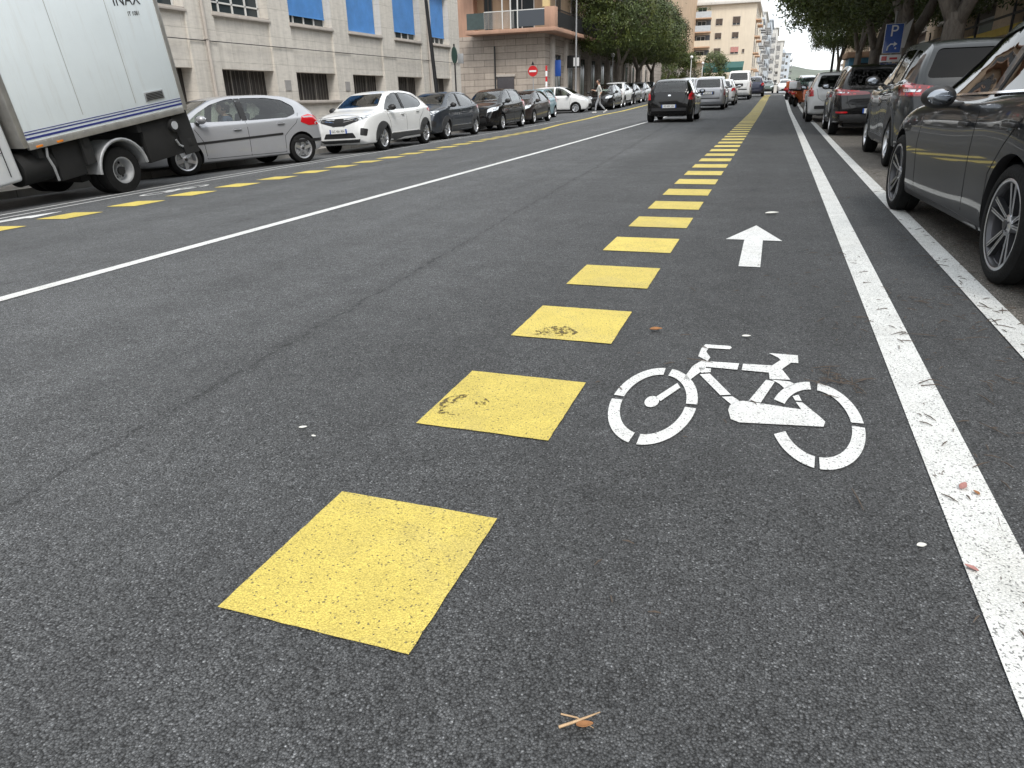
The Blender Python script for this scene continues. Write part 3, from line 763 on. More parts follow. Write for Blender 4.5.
def build_car(S, name, paint):
    """S: spec. Returns root Empty whose children are the parts. +x is forward, origin on the ground under the middle"""
    root = empty(name)
    P = PAINTS[paint]
    full = loft(S, S['x0'], S['x1']); bvh = BVHTree.FromBMesh(full)
    body = temp_obj(full, (P, M_BLACK))
    fz = pchip(S['zt'])
    cut = []
    cav = loft(S, S['cab'][0], S['cab'][1], inset=.055, floor=.42)
    for f in cav.faces: f.material_index = 1
    cut.append(temp_obj(cav, (P, M_BLACK)))
    for W in S['side']: cut.append(prism(roundpoly(W, S.get('wr', .05)), 'y', -1.3, 1.3))
    cut.append(prism(roundpoly(S['wind'], .06), 'x', S['cab'][1]-.9, S['x1']+.3))
    if S.get('rearw'): cut.append(prism(roundpoly(S['rearw'], .07), 'x', S['cab'][0]+.5, S['x0']-.3))
    ra = S['rad']+.045
    for ax in (S['fa'], S['ra']):
        for s in (-1, 1): cut.append(cylcut(ax, S['rad']+.01, ra, s*(S['track']-.32), s*1.3))
    boolean(body, cut)
    G = M_GLASSD if S.get('dark_glass') else M_GLASS
    Gr = S.get('rear_glass', G)
    # glass
    for i, W in enumerate(S['side']):
        for s in ('L', 'R'):
            patch(bvh, [grow(roundpoly(W, S.get('wr', .05)), .008)], FR[s], -.012, 'side_window', Gr if i > 0 else G, root, .09, .002)
    patch(bvh, [grow(roundpoly(S['wind'], .06), .008)], FR['F'], -.012, 'windscreen', G, root, .08, .002)
    if S.get('rearw'): patch(bvh, [grow(roundpoly(S['rearw'], .07), .008)], FR['B'], -.012, 'rear_window', Gr, root, .08, .002)
    # body with its shut lines and blacked-out pillars
    j = bmesh.new()
    for s in ('L', 'R'):
        for L_ in S['seams']: patch(bvh, [line_poly(L_, .009)], FR[s], .0012, '', None, None, .08, .003, join=j, mi=2)
        for Q in S.get('pillars', []): patch(bvh, [Q], FR[s], .0015, '', None, None, .07, .004, join=j, mi=1)
    for L_ in S.get('seams_rear', []): patch(bvh, [line_poly(L_, .010)], FR['B'], .0012, '', None, None, .07, .003, join=j, mi=2)
    for L_ in S.get('seams_front', []): patch(bvh, [line_poly(L_, .010)], FR['F'], .0012, '', None, None, .07, .003, join=j, mi=2)
    bm = bmesh.new(); bm.from_mesh(body.data); bpy.data.objects.remove(body)
    bmesh.ops.remove_doubles(bm, verts=bm.verts, dist=.0004)
    tm = bpy.data.meshes.new('t'); j.to_mesh(tm); j.free(); bm.from_mesh(tm)
    for f in bm.faces: f.smooth = True
    for e in bm.edges: e.smooth = not (len(e.link_faces) != 2 or e.calc_face_angle(0) > R(26))
    me = bpy.data.meshes.new('body'); bm.to_mesh(me); bm.free()
    link('body', me, (P, M_BLACK, M_SEAM), root)
    # cladding
    if S.get('clad'):
        h = S['clad']; zb = .22
        for s in ('L', 'R'):
            for ax in (S['fa'], S['ra']): patch(bvh, [ring_poly(ax, S['rad']+.01, ra-.002, ra+.045, -8, 188)], FR[s], .012, 'wheel_arch_trim', M_CLAD, root, .07, .012)
            patch(bvh, [[(S['ra']+ra+.03, zb), (S['fa']-ra-.03, zb), (S['fa']-ra-.03, zb+h), (S['ra']+ra+.03, zb+h)]], FR[s], .014, 'sill_cladding', M_CLAD, root, .09, .014)
            if S.get('chrome_sill'): patch(bvh, [[(S['ra']+ra+.12, zb+h), (S['fa']-ra-.10, zb+h), (S['fa']-ra-.10, zb+h+.022), (S['ra']+ra+.12, zb+h+.022)]], FR[s], .020, 'sill_trim', M_CHROME, root, .09, .014)
        for Q, f in S.get('clad_ends', []): patch(bvh, [Q], FR[f], .010, 'bumper_cladding', M_CLAD, root, .07, .012)
    for nm, m, items in S['details']:
        for fr, Q in items:
            sides = [1, -1]
            if fr in FR: frames = [FR[fr]]
            elif fr == 'LR': frames = [FR['L'], FR['R']]
            else:
                end, ang = fr[0], float(fr[1:]); xe = S['x1'] if end == 'F' else S['x0']; frames = [corner(end, 1, ang, xe), corner(end, -1, ang, xe)]
            for f in frames: patch(bvh, [roundpoly(Q, .025, 3)], f, S.get('doff', .008), nm, m, root, .05, .012)
    # handles
    for hx, hz in S['handles']:
        for s in (1, -1):
            h = bvh.ray_cast(Vector((hx, 3*s, hz)), Vector((0, -s, 0)))[0]
            b = B(); b.box(hx-.085, hx+.085, h.y+s*.012, h.y+s*.040, hz-.016, hz+.012, bevel=.008)
            b.box(hx-.075, hx-.055, h.y-s*.01, h.y+s*.02, hz-.010, hz+.006); b.box(hx+.055, hx+.075, h.y-s*.01, h.y+s*.02, hz-.010, hz+.006)
            b.mi = 1; b.box(hx-.06, hx+.06, h.y-s*.002, h.y+s*.003, hz-.022, hz+.018)
            b.done('door_handle', (S.get('handle_mat', P), M_BLACK), root)
    # mirrors
    mx, mz = S['mirror']
    for s in (1, -1):
        h = bvh.ray_cast(Vector((mx, 3*s, mz)), Vector((0, -s, 0)))[0]; y = h.y if h else s*.8
        b = B()
        b.ball((mx-.02, y+s*.15, mz+.055), .1, (.95, 1.15, .80), 3)
        for v in b.bm.verts:
            if v.co.x < mx-.085: v.co.x = mx-.085
        b.mi = 1; b.box(mx-.04, mx+.05, y-s*.02, y+s*.12, mz-.02, mz+.02, bevel=.01)
        o = b.done('wing_mirror', (S.get('mirror_mat', P), M_BLACK), root, 50)
        b = B(); b.ball((mx-.087, y+s*.155, mz+.055), .1, (.05, .84, .54), 2); b.done('mirror_glass', M_MIRROR, o, 60)
    # wheels
    for ax in (S['fa'], S['ra']):
        for s in (1, -1): add_wheel(root, ax, s*(S['track']-.11), S['rad'], .21, S['style'], S.get('dark_rim', False), ax*1.7+s)
    # underside
    b = B(); b.box(S['ra']-.35, S['fa']+.35, -S['track']+.32, S['track']-.32, .2, .45); b.done('underbody', M_BLACK, root)
    # interior
    b = B(); cx = S['seatx']
    b.mi = 1
    for sy in (-.36, .36):
        b.box(cx-.25, cx+.27, sy-.24, sy+.24, .43, .58, bevel=.05)
        b.box(-.06, .06, -.24, .24, 0, .60, Matrix.Translation((cx-.27, sy, .53)) @ Matrix.Rotation(R(-15), 4, 'Y'), bevel=.05)
        b.box(-.04, .04, -.12, .12, .62, .80, Matrix.Translation((cx-.27, sy, .53)) @ Matrix.Rotation(R(-15), 4, 'Y'), bevel=.03)
    rx = cx-.95
    b.box(rx-.2, rx+.28, -.6, .6, .43, .60, bevel=.05)
    b.box(-.06, .06, -.6, .6, 0, .52, Matrix.Translation((rx-.2, 0, .55)) @ Matrix.Rotation(R(-15), 4, 'Y'), bevel=.04)
    b.mi = 0
    dx = S['dash']
    b.box(dx-.30, dx+.05, -.66, .66, .5, S['zdash']-.05, bevel=.05)
    b.mi = 1
    for sy in (-.36, .36): pass
    st = [Vector((dx-.42+.17*math.cos(a)*.35, .36+.18*math.sin(a), S['zdash']-.06+.17*math.cos(a))) for a in [2*math.pi*k/18 for k in range(19)]]
    b.tube(st, .014, 6); b.tube([(dx-.42, .36, S['zdash']-.06), (dx-.25, .36, S['zdash']-.16)], .03, 6)
    b.tube([(dx-.42, .2, S['zdash']-.06), (dx-.42, .52, S['zdash']-.06)], .014, 6)
    b.done('interior', (M_INT, M_SEAT), root, 40)
    return root

SPEC = {}
SPEC['hatch'] = dict(x0=-2.015, x1=2.015, fa=1.20, ra=-1.385, rad=.305, track=.855, style='five', seatx=.05, dash=.95, zdash=.98,
    zt=[(-2.015, .70), (-1.995, .88), (-1.93, 1.0), (-1.80, 1.14), (-1.5, 1.355), (-1.2, 1.43), (-.6, 1.468), (-.1, 1.465), (.3, 1.415), (.6, 1.30), (1.05, 1.07), (1.25, .985), (1.6, .90), (1.85, .79), (1.97, .68), (2.015, .56)],
    zs=[(-2.015, .60), (-1.95, .84), (-1.7, .99), (-.5, .95), (.8, .92), (1.2, .89), (1.6, .81), (1.9, .69), (2.015, .5)],
    zb=[(-2.015, .42), (-1.92, .27), (-1.3, .20), (1.2, .19), (1.85, .20), (2.015, .34)],
    w=[(-2.015, .60), (-1.97, .69), (-1.85, .78), (-1.6, .835), (-1.3, .855), (0, .86), (1.2, .855), (1.55, .82), (1.8, .74), (1.95, .61), (2.015, .48)],
    wt=[(-2.015, .5), (-1.93, .62), (-1.5, .545), (-1, .565), (0, .575), (.45, .575), (1.2, .66), (1.6, .62), (1.9, .5), (2.015, .4)],
    cab=(-1.75, 1.25),
    side=[[(1.00, .975), (.72, 1.145), (.42, 1.29), (.10, 1.375), (-.10, 1.395), (-.10, .955)], [(-.22, .955), (-.22, 1.395), (-.8, 1.385), (-1.15, 1.33), (-1.38, 1.19), (-1.36, 1.04), (-1.12, .965)]],
    wind=[(-.60, 1.04), (.60, 1.04), (.50, 1.375), (-.50, 1.375)], rearw=[(-.52, 1.06), (.52, 1.06), (.44, 1.36), (-.44, 1.36)],
    seams=[[(.775, .28), (.80, .60), (.92, .82), (1.0, .955)], [(-.16, .26), (-.16, .95)], [(-.98, .60), (-1.12, .72), (-1.30, .85), (-1.42, 1.05)], [(-.98, .60), (-.97, .27)], [(-.97, .27), (.775, .28)], [(1.02, .97), (1.45, .90)]],
    seams_rear=[[(-.5, .62), (.5, .62)]],
    pillars=[[(-.10, .955), (-.10, 1.39), (-.22, 1.39), (-.22, .955)]],
    handles=[(.07, .80), (-.92, .86)], mirror=(.82, .96),
    details=[('tail_light', M_REDL, [('B48', [(.42, .80), (.86, .78), (1.02, .86), (.96, .97), (.75, 1.02), (.48, .96)])]),
             ('reversing_lens', M_CLEARL, [('B48', [(.52, .81), (.72, .80), (.70, .85), (.54, .86)])]),
             ('headlight', M_CLEARL, [('F42', [(.38, .66), (.80, .74), (.98, .86), (.70, .84), (.42, .76)])]),
             ('grille', M_BLACK, [('F', [(-.42, .28), (.42, .28), (.34, .46), (-.34, .46)])]),
             ('side_moulding', M_BLACK, [('LR', [(-.94, .625), (1.0, .555), (1.0, .60), (-.94, .668)])]),
             ('rear_bumper_trim', M_BLACK, [('B60', [(.35, .44), (1.15, .44), (1.15, .50), (.35, .50)])]),
            ])
SPEC['crossover'] = dict(x0=-2.115, x1=2.115, fa=1.25, ra=-1.39, rad=.335, track=.885, style='seven', seatx=.0, dash=.95, zdash=1.10, clad=.20, chrome_sill=True, crown=.05,
    zt=[(-2.115, .80), (-2.09, .98), (-2.02, 1.12), (-1.85, 1.28), (-1.55, 1.44), (-1.2, 1.52), (-.5, 1.575), (0, 1.57), (.35, 1.52), (.65, 1.40), (1.0, 1.20), (1.18, 1.11), (1.5, 1.06), (1.85, .98), (2.02, .88), (2.09, .74), (2.115, .6)],
    zs=[(-2.115, .70), (-2.03, .98), (-1.7, 1.10), (-.5, 1.03), (.8, 1.01), (1.2, 1.02), (1.6, .97), (1.95, .86), (2.115, .58)],
    zb=[(-2.115, .45), (-2.0, .30), (-1.3, .22), (1.2, .21), (1.95, .22), (2.115, .34)],
    w=[(-2.115, .66), (-2.06, .75), (-1.9, .83), (-1.6, .88), (-1.2, .895), (0, .885), (1.1, .895), (1.6, .875), (1.9, .82), (2.05, .73), (2.115, .62)],
    wt=[(-2.115, .5), (-2.0, .64), (-1.6, .56), (-1, .575), (0, .60), (.4, .60), (1.15, .72), (1.6, .72), (1.95, .64), (2.115, .5)],
    cab=(-1.8, 1.15),
    side=[[(.98, 1.05), (.70, 1.24), (.42, 1.40), (.12, 1.485), (-.12, 1.50), (-.12, 1.05)], [(-.24, 1.05), (-.24, 1.50), (-.8, 1.475), (-1.15, 1.41), (-1.42, 1.27), (-1.38, 1.15), (-1.1, 1.07)]],
    wind=[(-.66, 1.15), (.66, 1.15), (.53, 1.48), (-.53, 1.48)], rearw=[(-.54, 1.17), (.54, 1.17), (.46, 1.44), (-.46, 1.44)],
    seams=[[(.80, .46), (.83, .75), (.94, .95), (.98, 1.04)], [(-.18, .46), (-.18, 1.04)], [(-.98, .70), (-1.12, .82), (-1.30, .95), (-1.42, 1.15)], [(-.98, .70), (-.97, .46)]],
    seams_rear=[[(-.55, .66), (.55, .66)]], seams_front=[[(-.62, .93), (0, .97), (.62, .93)]],
    pillars=[[(-.12, 1.05), (-.12, 1.49), (-.24, 1.49), (-.24, 1.05)]],
    handles=[(.05, .92), (-.92, .97)], mirror=(.78, 1.05), mirror_mat=M_BLACK,
    clad_ends=[([(-.55, .27), (.55, .27), (.62, .36), (-.62, .36)], 'F'), ([(-.7, .3), (.7, .3), (.7, .48), (-.7, .48)], 'B')],
    details=[('headlight', M_CLEARL, [('F38', [(.18, .83), (.60, .83), (.92, .93), (.86, .965), (.50, .93), (.16, .90)])]),
             ('headlight_insert', M_BLACK, [('F38', [(.34, .852), (.60, .852), (.78, .90), (.60, .905), (.36, .89)])]),
             ('daytime_lamp', M_CLEARL, [('F38', [(.10, .68), (.16, .68), (.26, .84), (.18, .84)])]),
             ('upper_grille', M_BLACK, [('F', [(-.60, .82), (-.16, .70), (.16, .70), (.60, .82), (.60, .90), (-.60, .90)])]),
             ('lower_grille', M_BLACK, [('F', [(-.50, .40), (.50, .40), (.42, .53), (-.42, .53)])]),
             ('air_curtain', M_BLACK, [('F48', [(.42, .46), (.60, .43), (.66, .60), (.46, .64)])]),
             ('skid_plate', M_STEEL, [('F', [(-.45, .295), (.45, .295), (.40, .34), (-.40, .34)])]),
             ('grille_bar', M_CHROME, [('F', [(-.56, .855), (-.14, .80), (-.14, .812), (-.56, .868)]), ('F', [(.56, .855), (.14, .80), (.14, .812), (.56, .868)])]),
             ('tail_light', M_REDL, [('B45', [(.20, .96), (.84, .93), (1.0, 1.00), (.86, 1.06), (.24, 1.04)])]),
            ])
SPEC['saloon'] = dict(x0=-2.35, x1=2.35, fa=1.50, ra=-1.39, rad=.342, track=.905, style='star', seatx=-.35, dash=.65, zdash=.98, crown=.04, dark_glass=True, tuck=.94,
    zt=[(-2.35, .72), (-2.32, .92), (-2.2, 1.0), (-1.95, 1.06), (-1.6, 1.17), (-1.2, 1.30), (-.7, 1.395), (-.3, 1.415), (.0, 1.39), (.35, 1.27), (.85, 1.05), (1.0, .985), (1.5, .895), (1.95, .79), (2.2, .69), (2.32, .58), (2.35, .5)],
    zs=[(-2.35, .66), (-2.25, .88), (-1.9, .96), (-1.3, .97), (-.3, .925), (.8, .90), (1.1, .875), (1.6, .785), (2.1, .63), (2.35, .44)],
    zb=[(-2.35, .40), (-2.2, .26), (-1.3, .19), (1.3, .17), (2.2, .18), (2.35, .30)],
    w=[(-2.35, .68), (-2.27, .78), (-2.05, .86), (-1.7, .90), (-1.35, .915), (-.2, .895), (1.2, .905), (1.6, .895), (2.0, .83), (2.22, .72), (2.32, .58), (2.35, .48)],
    wt=[(-2.35, .5), (-2.2, .66), (-1.7, .62), (-1.0, .60), (-.2, .62), (.3, .63), (1.0, .70), (1.6, .70), (2.1, .60), (2.35, .4)],
    cab=(-1.85, 1.0),
    side=[[(.72, .955), (.40, 1.15), (.08, 1.29), (-.25, 1.345), (-.50, 1.35), (-.50, .945)], [(-.60, .945), (-.60, 1.35), (-.95, 1.315), (-1.30, 1.21), (-1.56, 1.08), (-1.50, 1.01), (-1.2, .965)]],
    wind=[(-.62, 1.02), (.62, 1.02), (.48, 1.345), (-.48, 1.345)], rearw=[(-.52, 1.08), (.52, 1.08), (.42, 1.30), (-.42, 1.30)],
    seams=[[(.80, .28), (.86, .6), (.80, .93)], [(-.55, .28), (-.55, .93)], [(-1.02, .55), (-1.2, .72), (-1.42, .88), (-1.62, 1.05)], [(-1.02, .55), (-1.0, .28)], [(.80, .93), (1.6, .86)]],
    handles=[(-.37, .79), (-1.28, .82)], handle_mat=M_BLACK, mirror=(.0, .895), mirror_mat=M_BLACK,
    details=[('sill', M_BLACK, [('LR', [(-.95, .20), (1.08, .20), (1.08, .245), (-.95, .245)])]),
             ('window_trim', M_CHROME, [('LR', [(.76, .935), (-1.5, .985), (-1.5, .998), (.76, .948)])]),
             ('tail_light', M_REDD, [('B45', [(.35, .80), (.95, .80), (.95, .93), (.40, .93)])]),
             ('headlight', M_CLEARL, [('F40', [(.40, .60), (.95, .66), (.95, .76), (.45, .72)])]),
             ('grille', M_BLACK, [('F', [(-.40, .38), (.40, .38), (.46, .60), (-.46, .60)])]),
             ])
SPEC['suv'] = dict(x0=-2.25, x1=2.25, fa=1.34, ra=-1.35, rad=.36, track=.925, style='five', dark_rim=True, rear_glass=M_GLASSR, seatx=.0, dash=1.0, zdash=1.18, clad=.16, crown=.05, dark_glass=True,
    zt=[(-2.25, .85), (-2.24, 1.02), (-2.17, 1.14), (-2.0, 1.42), (-1.88, 1.58), (-1.7, 1.645), (-.8, 1.69), (0, 1.68), (.35, 1.62), (.7, 1.46), (1.1, 1.22), (1.25, 1.15), (1.6, 1.10), (2.0, .99), (2.17, .86), (2.25, .65)],
    zs=[(-2.25, .76), (-2.2, 1.02), (-1.8, 1.14), (-.5, 1.08), (.8, 1.04), (1.3, 1.05), (1.7, 1.0), (2.1, .86), (2.25, .6)],
    zb=[(-2.25, .46), (-2.15, .32), (-1.3, .24), (1.3, .22), (2.1, .24), (2.25, .36)],
    w=[(-2.25, .74), (-2.2, .81), (-2.05, .87), (-1.7, .915), (-1.3, .93), (0, .92), (1.2, .93), (1.7, .90), (2.05, .82), (2.2, .70), (2.25, .6)],
    wt=[(-2.25, .62), (-2.1, .70), (-1.85, .61), (-1, .62), (0, .64), (.4, .64), (1.2, .76), (1.7, .74), (2.1, .64), (2.25, .5)],
    cab=(-1.98, 1.2),
    side=[[(1.04, 1.10), (.74, 1.30), (.44, 1.47), (.12, 1.565), (-.12, 1.58), (-.12, 1.10)], [(-.24, 1.10), (-.24, 1.58), (-1.1, 1.565), (-1.16, 1.13)], [(-1.24, 1.14), (-1.20, 1.56), (-1.6, 1.52), (-1.80, 1.30), (-1.70, 1.19)]],
    wind=[(-.70, 1.20), (.70, 1.20), (.57, 1.58), (-.57, 1.58)], rearw=[(-.66, 1.18), (.66, 1.18), (.54, 1.54), (-.54, 1.54)],
    seams=[[(.87, .42), (.90, .8), (1.03, 1.09)], [(-.18, .42), (-.18, 1.08)], [(-1.0, .76), (-1.12, .9), (-1.2, 1.1)], [(-1.0, .76), (-.98, .42)]],
    seams_rear=[[(-.68, 1.12), (-.62, .80), (-.5, .62), (.5, .62), (.62, .80), (.68, 1.12)]],
    handles=[(.02, .98), (-.98, 1.02)], mirror=(.86, 1.12), mirror_mat=M_BLACK,
    clad_ends=[([(-.72, .32), (.72, .32), (.76, .52), (-.76, .52)], 'B'), ([(-.6, .3), (.6, .3), (.6, .45), (-.6, .45)], 'F')],
    details=[('tail_light', M_REDD, [('B42', [(.10, .98), (.40, .96), (.98, .97), (1.10, 1.10), (.90, 1.15), (.14, 1.04)])]),
             ('tail_light_lens', M_REDL, [('B42', [(.30, 1.045), (.95, 1.085), (.93, 1.115), (.30, 1.07)]), ('B42', [(.34, .985), (.9, .985), (.9, 1.01), (.34, 1.01)])]),
             ('reversing_lens', M_CLEARL, [('B42', [(.46, 1.015), (.85, 1.02), (.87, 1.055), (.48, 1.04)])]),
             ('headlight', M_CLEARL, [('F40', [(.35, .84), (.85, .88), (1.0, .98), (.80, .98), (.40, .92)])]),
             ('grille', M_BLACK, [('F', [(-.55, .50), (.55, .50), (.50, .84), (-.50, .84)])]),
             ('reflector', M_REDL, [('B40', [(.45, .55), (.75, .55), (.75, .59), (.45, .59)])]),
             ('window_trim', M_CHROME, [('LR', [(1.05, 1.075), (-1.7, 1.125), (-1.7, 1.14), (1.05, 1.09)])]),
             ])
SPEC['small'] = dict(x0=-1.85, x1=1.85, fa=1.15, ra=-1.25, rad=.295, track=.83, style='five', seatx=.0, dash=.9, zdash=1.03, crown=.06,
    zt=[(-1.85, .78), (-1.84, .98), (-1.78, 1.10), (-1.66, 1.28), (-1.5, 1.41), (-1.3, 1.465), (-.6, 1.50), (0, 1.50), (.3, 1.45), (.6, 1.32), (.95, 1.12), (1.1, 1.03), (1.4, .94), (1.65, .84), (1.79, .72), (1.85, .55)],
    zs=[(-1.85, .70), (-1.8, .95), (-1.5, 1.02), (-.5, .97), (.7, .94), (1.1, .92), (1.5, .82), (1.75, .70), (1.85, .5)],
    zb=[(-1.85, .40), (-1.75, .26), (-1.2, .20), (1.2, .19), (1.7, .20), (1.85, .34)],
    w=[(-1.85, .66), (-1.82, .72), (-1.7, .79), (-1.45, .83), (-1.2, .845), (0, .84), (1.1, .84), (1.4, .81), (1.65, .73), (1.8, .60), (1.85, .50)],
    wt=[(-1.85, .56), (-1.75, .63), (-1.5, .57), (-1, .58), (0, .58), (.3, .58), (1.05, .66), (1.4, .62), (1.7, .5), (1.85, .4)],
    cab=(-1.62, 1.08),
    side=[[(.92, 1.0), (.62, 1.20), (.36, 1.35), (.10, 1.42), (-.12, 1.43), (-.12, .985)], [(-.22, .985), (-.22, 1.43), (-.8, 1.42), (-1.15, 1.36), (-1.30, 1.20), (-1.15, 1.03)]],
    wind=[(-.58, 1.07), (.58, 1.07), (.50, 1.41), (-.50, 1.41)], rearw=[(-.60, 1.04), (.60, 1.04), (.50, 1.38), (-.50, 1.38)],
    seams=[[(.77, .28), (.80, .65), (.92, .98)], [(-.17, .26), (-.17, .98)], [(-.88, .60), (-1.05, .76), (-1.2, .98)], [(-.88, .60), (-.87, .27)]],
    seams_rear=[[(-.60, 1.0), (-.52, .72), (-.40, .64), (.40, .64), (.52, .72), (.60, 1.0)]],
    handles=[(.05, .82), (-.85, .88)], mirror=(.74, .98), mirror_mat=M_BLACK,
    details=[('tail_light', M_REDL, [('B42', [(.50, .78), (.86, .76), (.96, .86), (.93, 1.04), (.76, 1.06), (.54, .95)])]),
             ('tail_lamp_ring', M_REDD, [('B42', [(.62, .83), (.82, .82), (.84, .93), (.66, .94)])]),
             ('headlight', M_CLEARL, [('F42', [(.36, .68), (.80, .74), (.88, .86), (.60, .84), (.40, .78)])]),
             ('grille', M_BLACK, [('F', [(-.42, .30), (.42, .30), (.36, .50), (-.36, .50)])]),
             ('rear_bumper_trim', M_BLACK, [('B', [(-.62, .40), (.62, .40), (.62, .50), (-.62, .50)])]),
             ('badge', M_CHROME, [('B', [(-.05, .90), (.05, .90), (.05, .95), (-.05, .95)])]),
             ])
SPEC['estate'] = dict(x0=-2.1, x1=2.1, fa=1.3, ra=-1.35, rad=.315, track=.87, style='ten', seatx=.1, dash=1.05, zdash=1.15, crown=.05,
    zt=[(-2.1, .85), (-2.09, 1.02), (-2.04, 1.12), (-1.93, 1.38), (-1.85, 1.54), (-1.7, 1.60), (-.8, 1.64), (0, 1.64), (.4, 1.58), (.75, 1.42), (1.15, 1.18), (1.3, 1.10), (1.6, 1.02), (1.85, .92), (2.02, .78), (2.1, .58)],
    zs=[(-2.1, .76), (-2.05, 1.0), (-1.8, 1.06), (-.5, 1.03), (.8, 1.0), (1.3, .99), (1.7, .90), (1.95, .78), (2.1, .5)],
    zb=[(-2.1, .42), (-2.0, .28), (-1.3, .21), (1.3, .2), (1.95, .21), (2.1, .34)],
    w=[(-2.1, .72), (-2.07, .78), (-1.95, .83), (-1.7, .865), (-1.3, .88), (0, .88), (1.2, .875), (1.6, .85), (1.9, .77), (2.05, .64), (2.1, .52)],
    wt=[(-2.1, .64), (-2.0, .70), (-1.85, .64), (-1, .65), (0, .65), (.4, .64), (1.2, .72), (1.6, .68), (1.95, .54), (2.1, .4)],
    cab=(-1.9, 1.25),
    side=[[(1.08, 1.06), (.78, 1.26), (.48, 1.42), (.18, 1.52), (-.10, 1.54), (-.10, 1.05)], [(-.22, 1.05), (-.22, 1.54), (-1.05, 1.53), (-1.05, 1.05)], [(-1.14, 1.06), (-1.14, 1.53), (-1.70, 1.50), (-1.78, 1.12)]],
    wind=[(-.66, 1.15), (.66, 1.15), (.57, 1.54), (-.57, 1.54)], rearw=[(-.62, 1.10), (.62, 1.10), (.56, 1.50), (-.56, 1.50)],
    seams=[[(.90, .3), (.93, .7), (1.08, 1.05)], [(-.16, .28), (-.16, 1.04)], [(-1.0, .6), (-1.08, .8), (-1.1, 1.04)], [(-1.0, .6), (-.98, .3)]],
    seams_rear=[[(-.66, 1.05), (-.6, .66), (.6, .66), (.66, 1.05)]],
    handles=[(.05, .92), (-.92, .94)], mirror=(.90, 1.05), mirror_mat=M_BLACK,
    details=[('tail_light', M_REDL, [('B40', [(.66, .72), (.88, .72), (.94, 1.04), (.78, 1.04)])]),
             ('bumper_strip', M_CLAD, [('B', [(-.62, .56), (.62, .56), (.62, .62), (-.62, .62)])]),
             ('plate_recess', M_CLAD, [('B', [(-.34, .76), (.34, .76), (.34, .92), (-.34, .92)])]),
             ('headlight', M_CLEARL, [('F42', [(.36, .70), (.85, .78), (.92, .92), (.60, .90), (.40, .82)])]),
             ('grille', M_BLACK, [('F', [(-.45, .32), (.45, .32), (.40, .55), (-.40, .55)])]),
             ])
def scaled(S, sx, sy, sz):
    import copy
    T = dict(S)
    for k in ('zt', 'zs', 'zb'): T[k] = [(a*sx, b*sz) for a, b in S[k]]
    for k in ('w', 'wt'): T[k] = [(a*sx, b*sy) for a, b in S[k]]
    for k in ('x0', 'x1', 'fa', 'ra', 'seatx', 'dash'): T[k] = S[k]*sx
    T['zdash'] = S['zdash']*sz; T['track'] = S['track']*sy
    T['cab'] = tuple(a*sx for a in S['cab'])
    p = lambda L_, a, b: [(x*a, z*b) for x, z in L_]
    T['side'] = [p(W, sx, sz) for W in S['side']]; T['wind'] = p(S['wind'], sy, sz); T['rearw'] = p(S['rearw'], sy, sz)
    T['seams'] = [p(W, sx, sz) for W in S['seams']]; T['seams_rear'] = [p(W, sy, sz) for W in S.get('seams_rear', [])]
    T['handles'] = p(S['handles'], sx, sz); T['mirror'] = (S['mirror'][0]*sx, S['mirror'][1]*sz)
    T['pillars'] = [p(W, sx, sz) for W in S.get('pillars', [])]
    T['details'] = [(n, m, [(f, p(Q, sx if f == 'LR' else sy, sz)) for f, Q in it]) for n, m, it in S['details']]
    T['clad_ends'] = [(p(Q, sy, sz), f) for Q, f in S.get('clad_ends', [])]
    return T
SPEC['saloon'] = scaled(SPEC['saloon'], 1, 1, 1.085)
SPEC['van'] = scaled(SPEC['estate'], 1.12, 1.02, 1.22); SPEC['van']['rad'] = .32

def seat_on_ground(root, x, y, head):
    """stand a root at (x, y) heading 'head' degrees from +X, tilted with the road"""
    d = .8
    nx = (Z(x+d, y)-Z(x-d, y))/(2*d); ny = (Z(x, y+d)-Z(x, y-d))/(2*d)
    n = Vector((-nx, -ny, 1)).normalized(); f = Vector((math.cos(R(head)), math.sin(R(head)), 0)); f = (f-n*f.dot(n)).normalized()
    l = n.cross(f); m = Matrix((f, l, n)).transposed().to_4x4(); m.translation = (x, y, Z(x, y)); root.matrix_world = m
def repaint(root, old, new):
    def rec(o):
        if o.type == 'MESH':
            for sl in o.material_slots:
                if sl.material == PAINTS[old]: sl.link = 'OBJECT'; sl.material = PAINTS[new]
        for c in o.children: rec(c)
    rec(root)
PROTO = {}
def car(kind, paint, x, y, head, name, label, cat='car', group='cars parked along the left kerb', sc=None):
    """x, y = ground point under the middle of the car"""
    if kind not in PROTO:
        PROTO[kind] = (build_car(SPEC[kind], name, paint), paint); o = PROTO[kind][0]
    else:
        o = dup(PROTO[kind][0]); repaint(o, PROTO[kind][1], paint); o.name = name
    seat_on_ground(o, x, y, head)
    if sc: o.scale = sc
    tag(o, label, cat, group); return o
def by_wheels(kind, fwd_contact, head, side):
    """centre of the car from the outer foot of one front wheel; side=+1 if that wheel is on the car's left"""
    S = SPEC[kind]; h = R(head); f = Vector((math.cos(h), math.sin(h))); l = Vector((-f.y, f.x))
    c = Vector(fwd_contact)-f*S['fa']-l*side*(S['track']-.01); return c.x, c.y

GL = 'cars parked along the left kerb'; GR = 'cars parked along the right kerb'; GM = 'vehicles driving up the street'
PL = {}
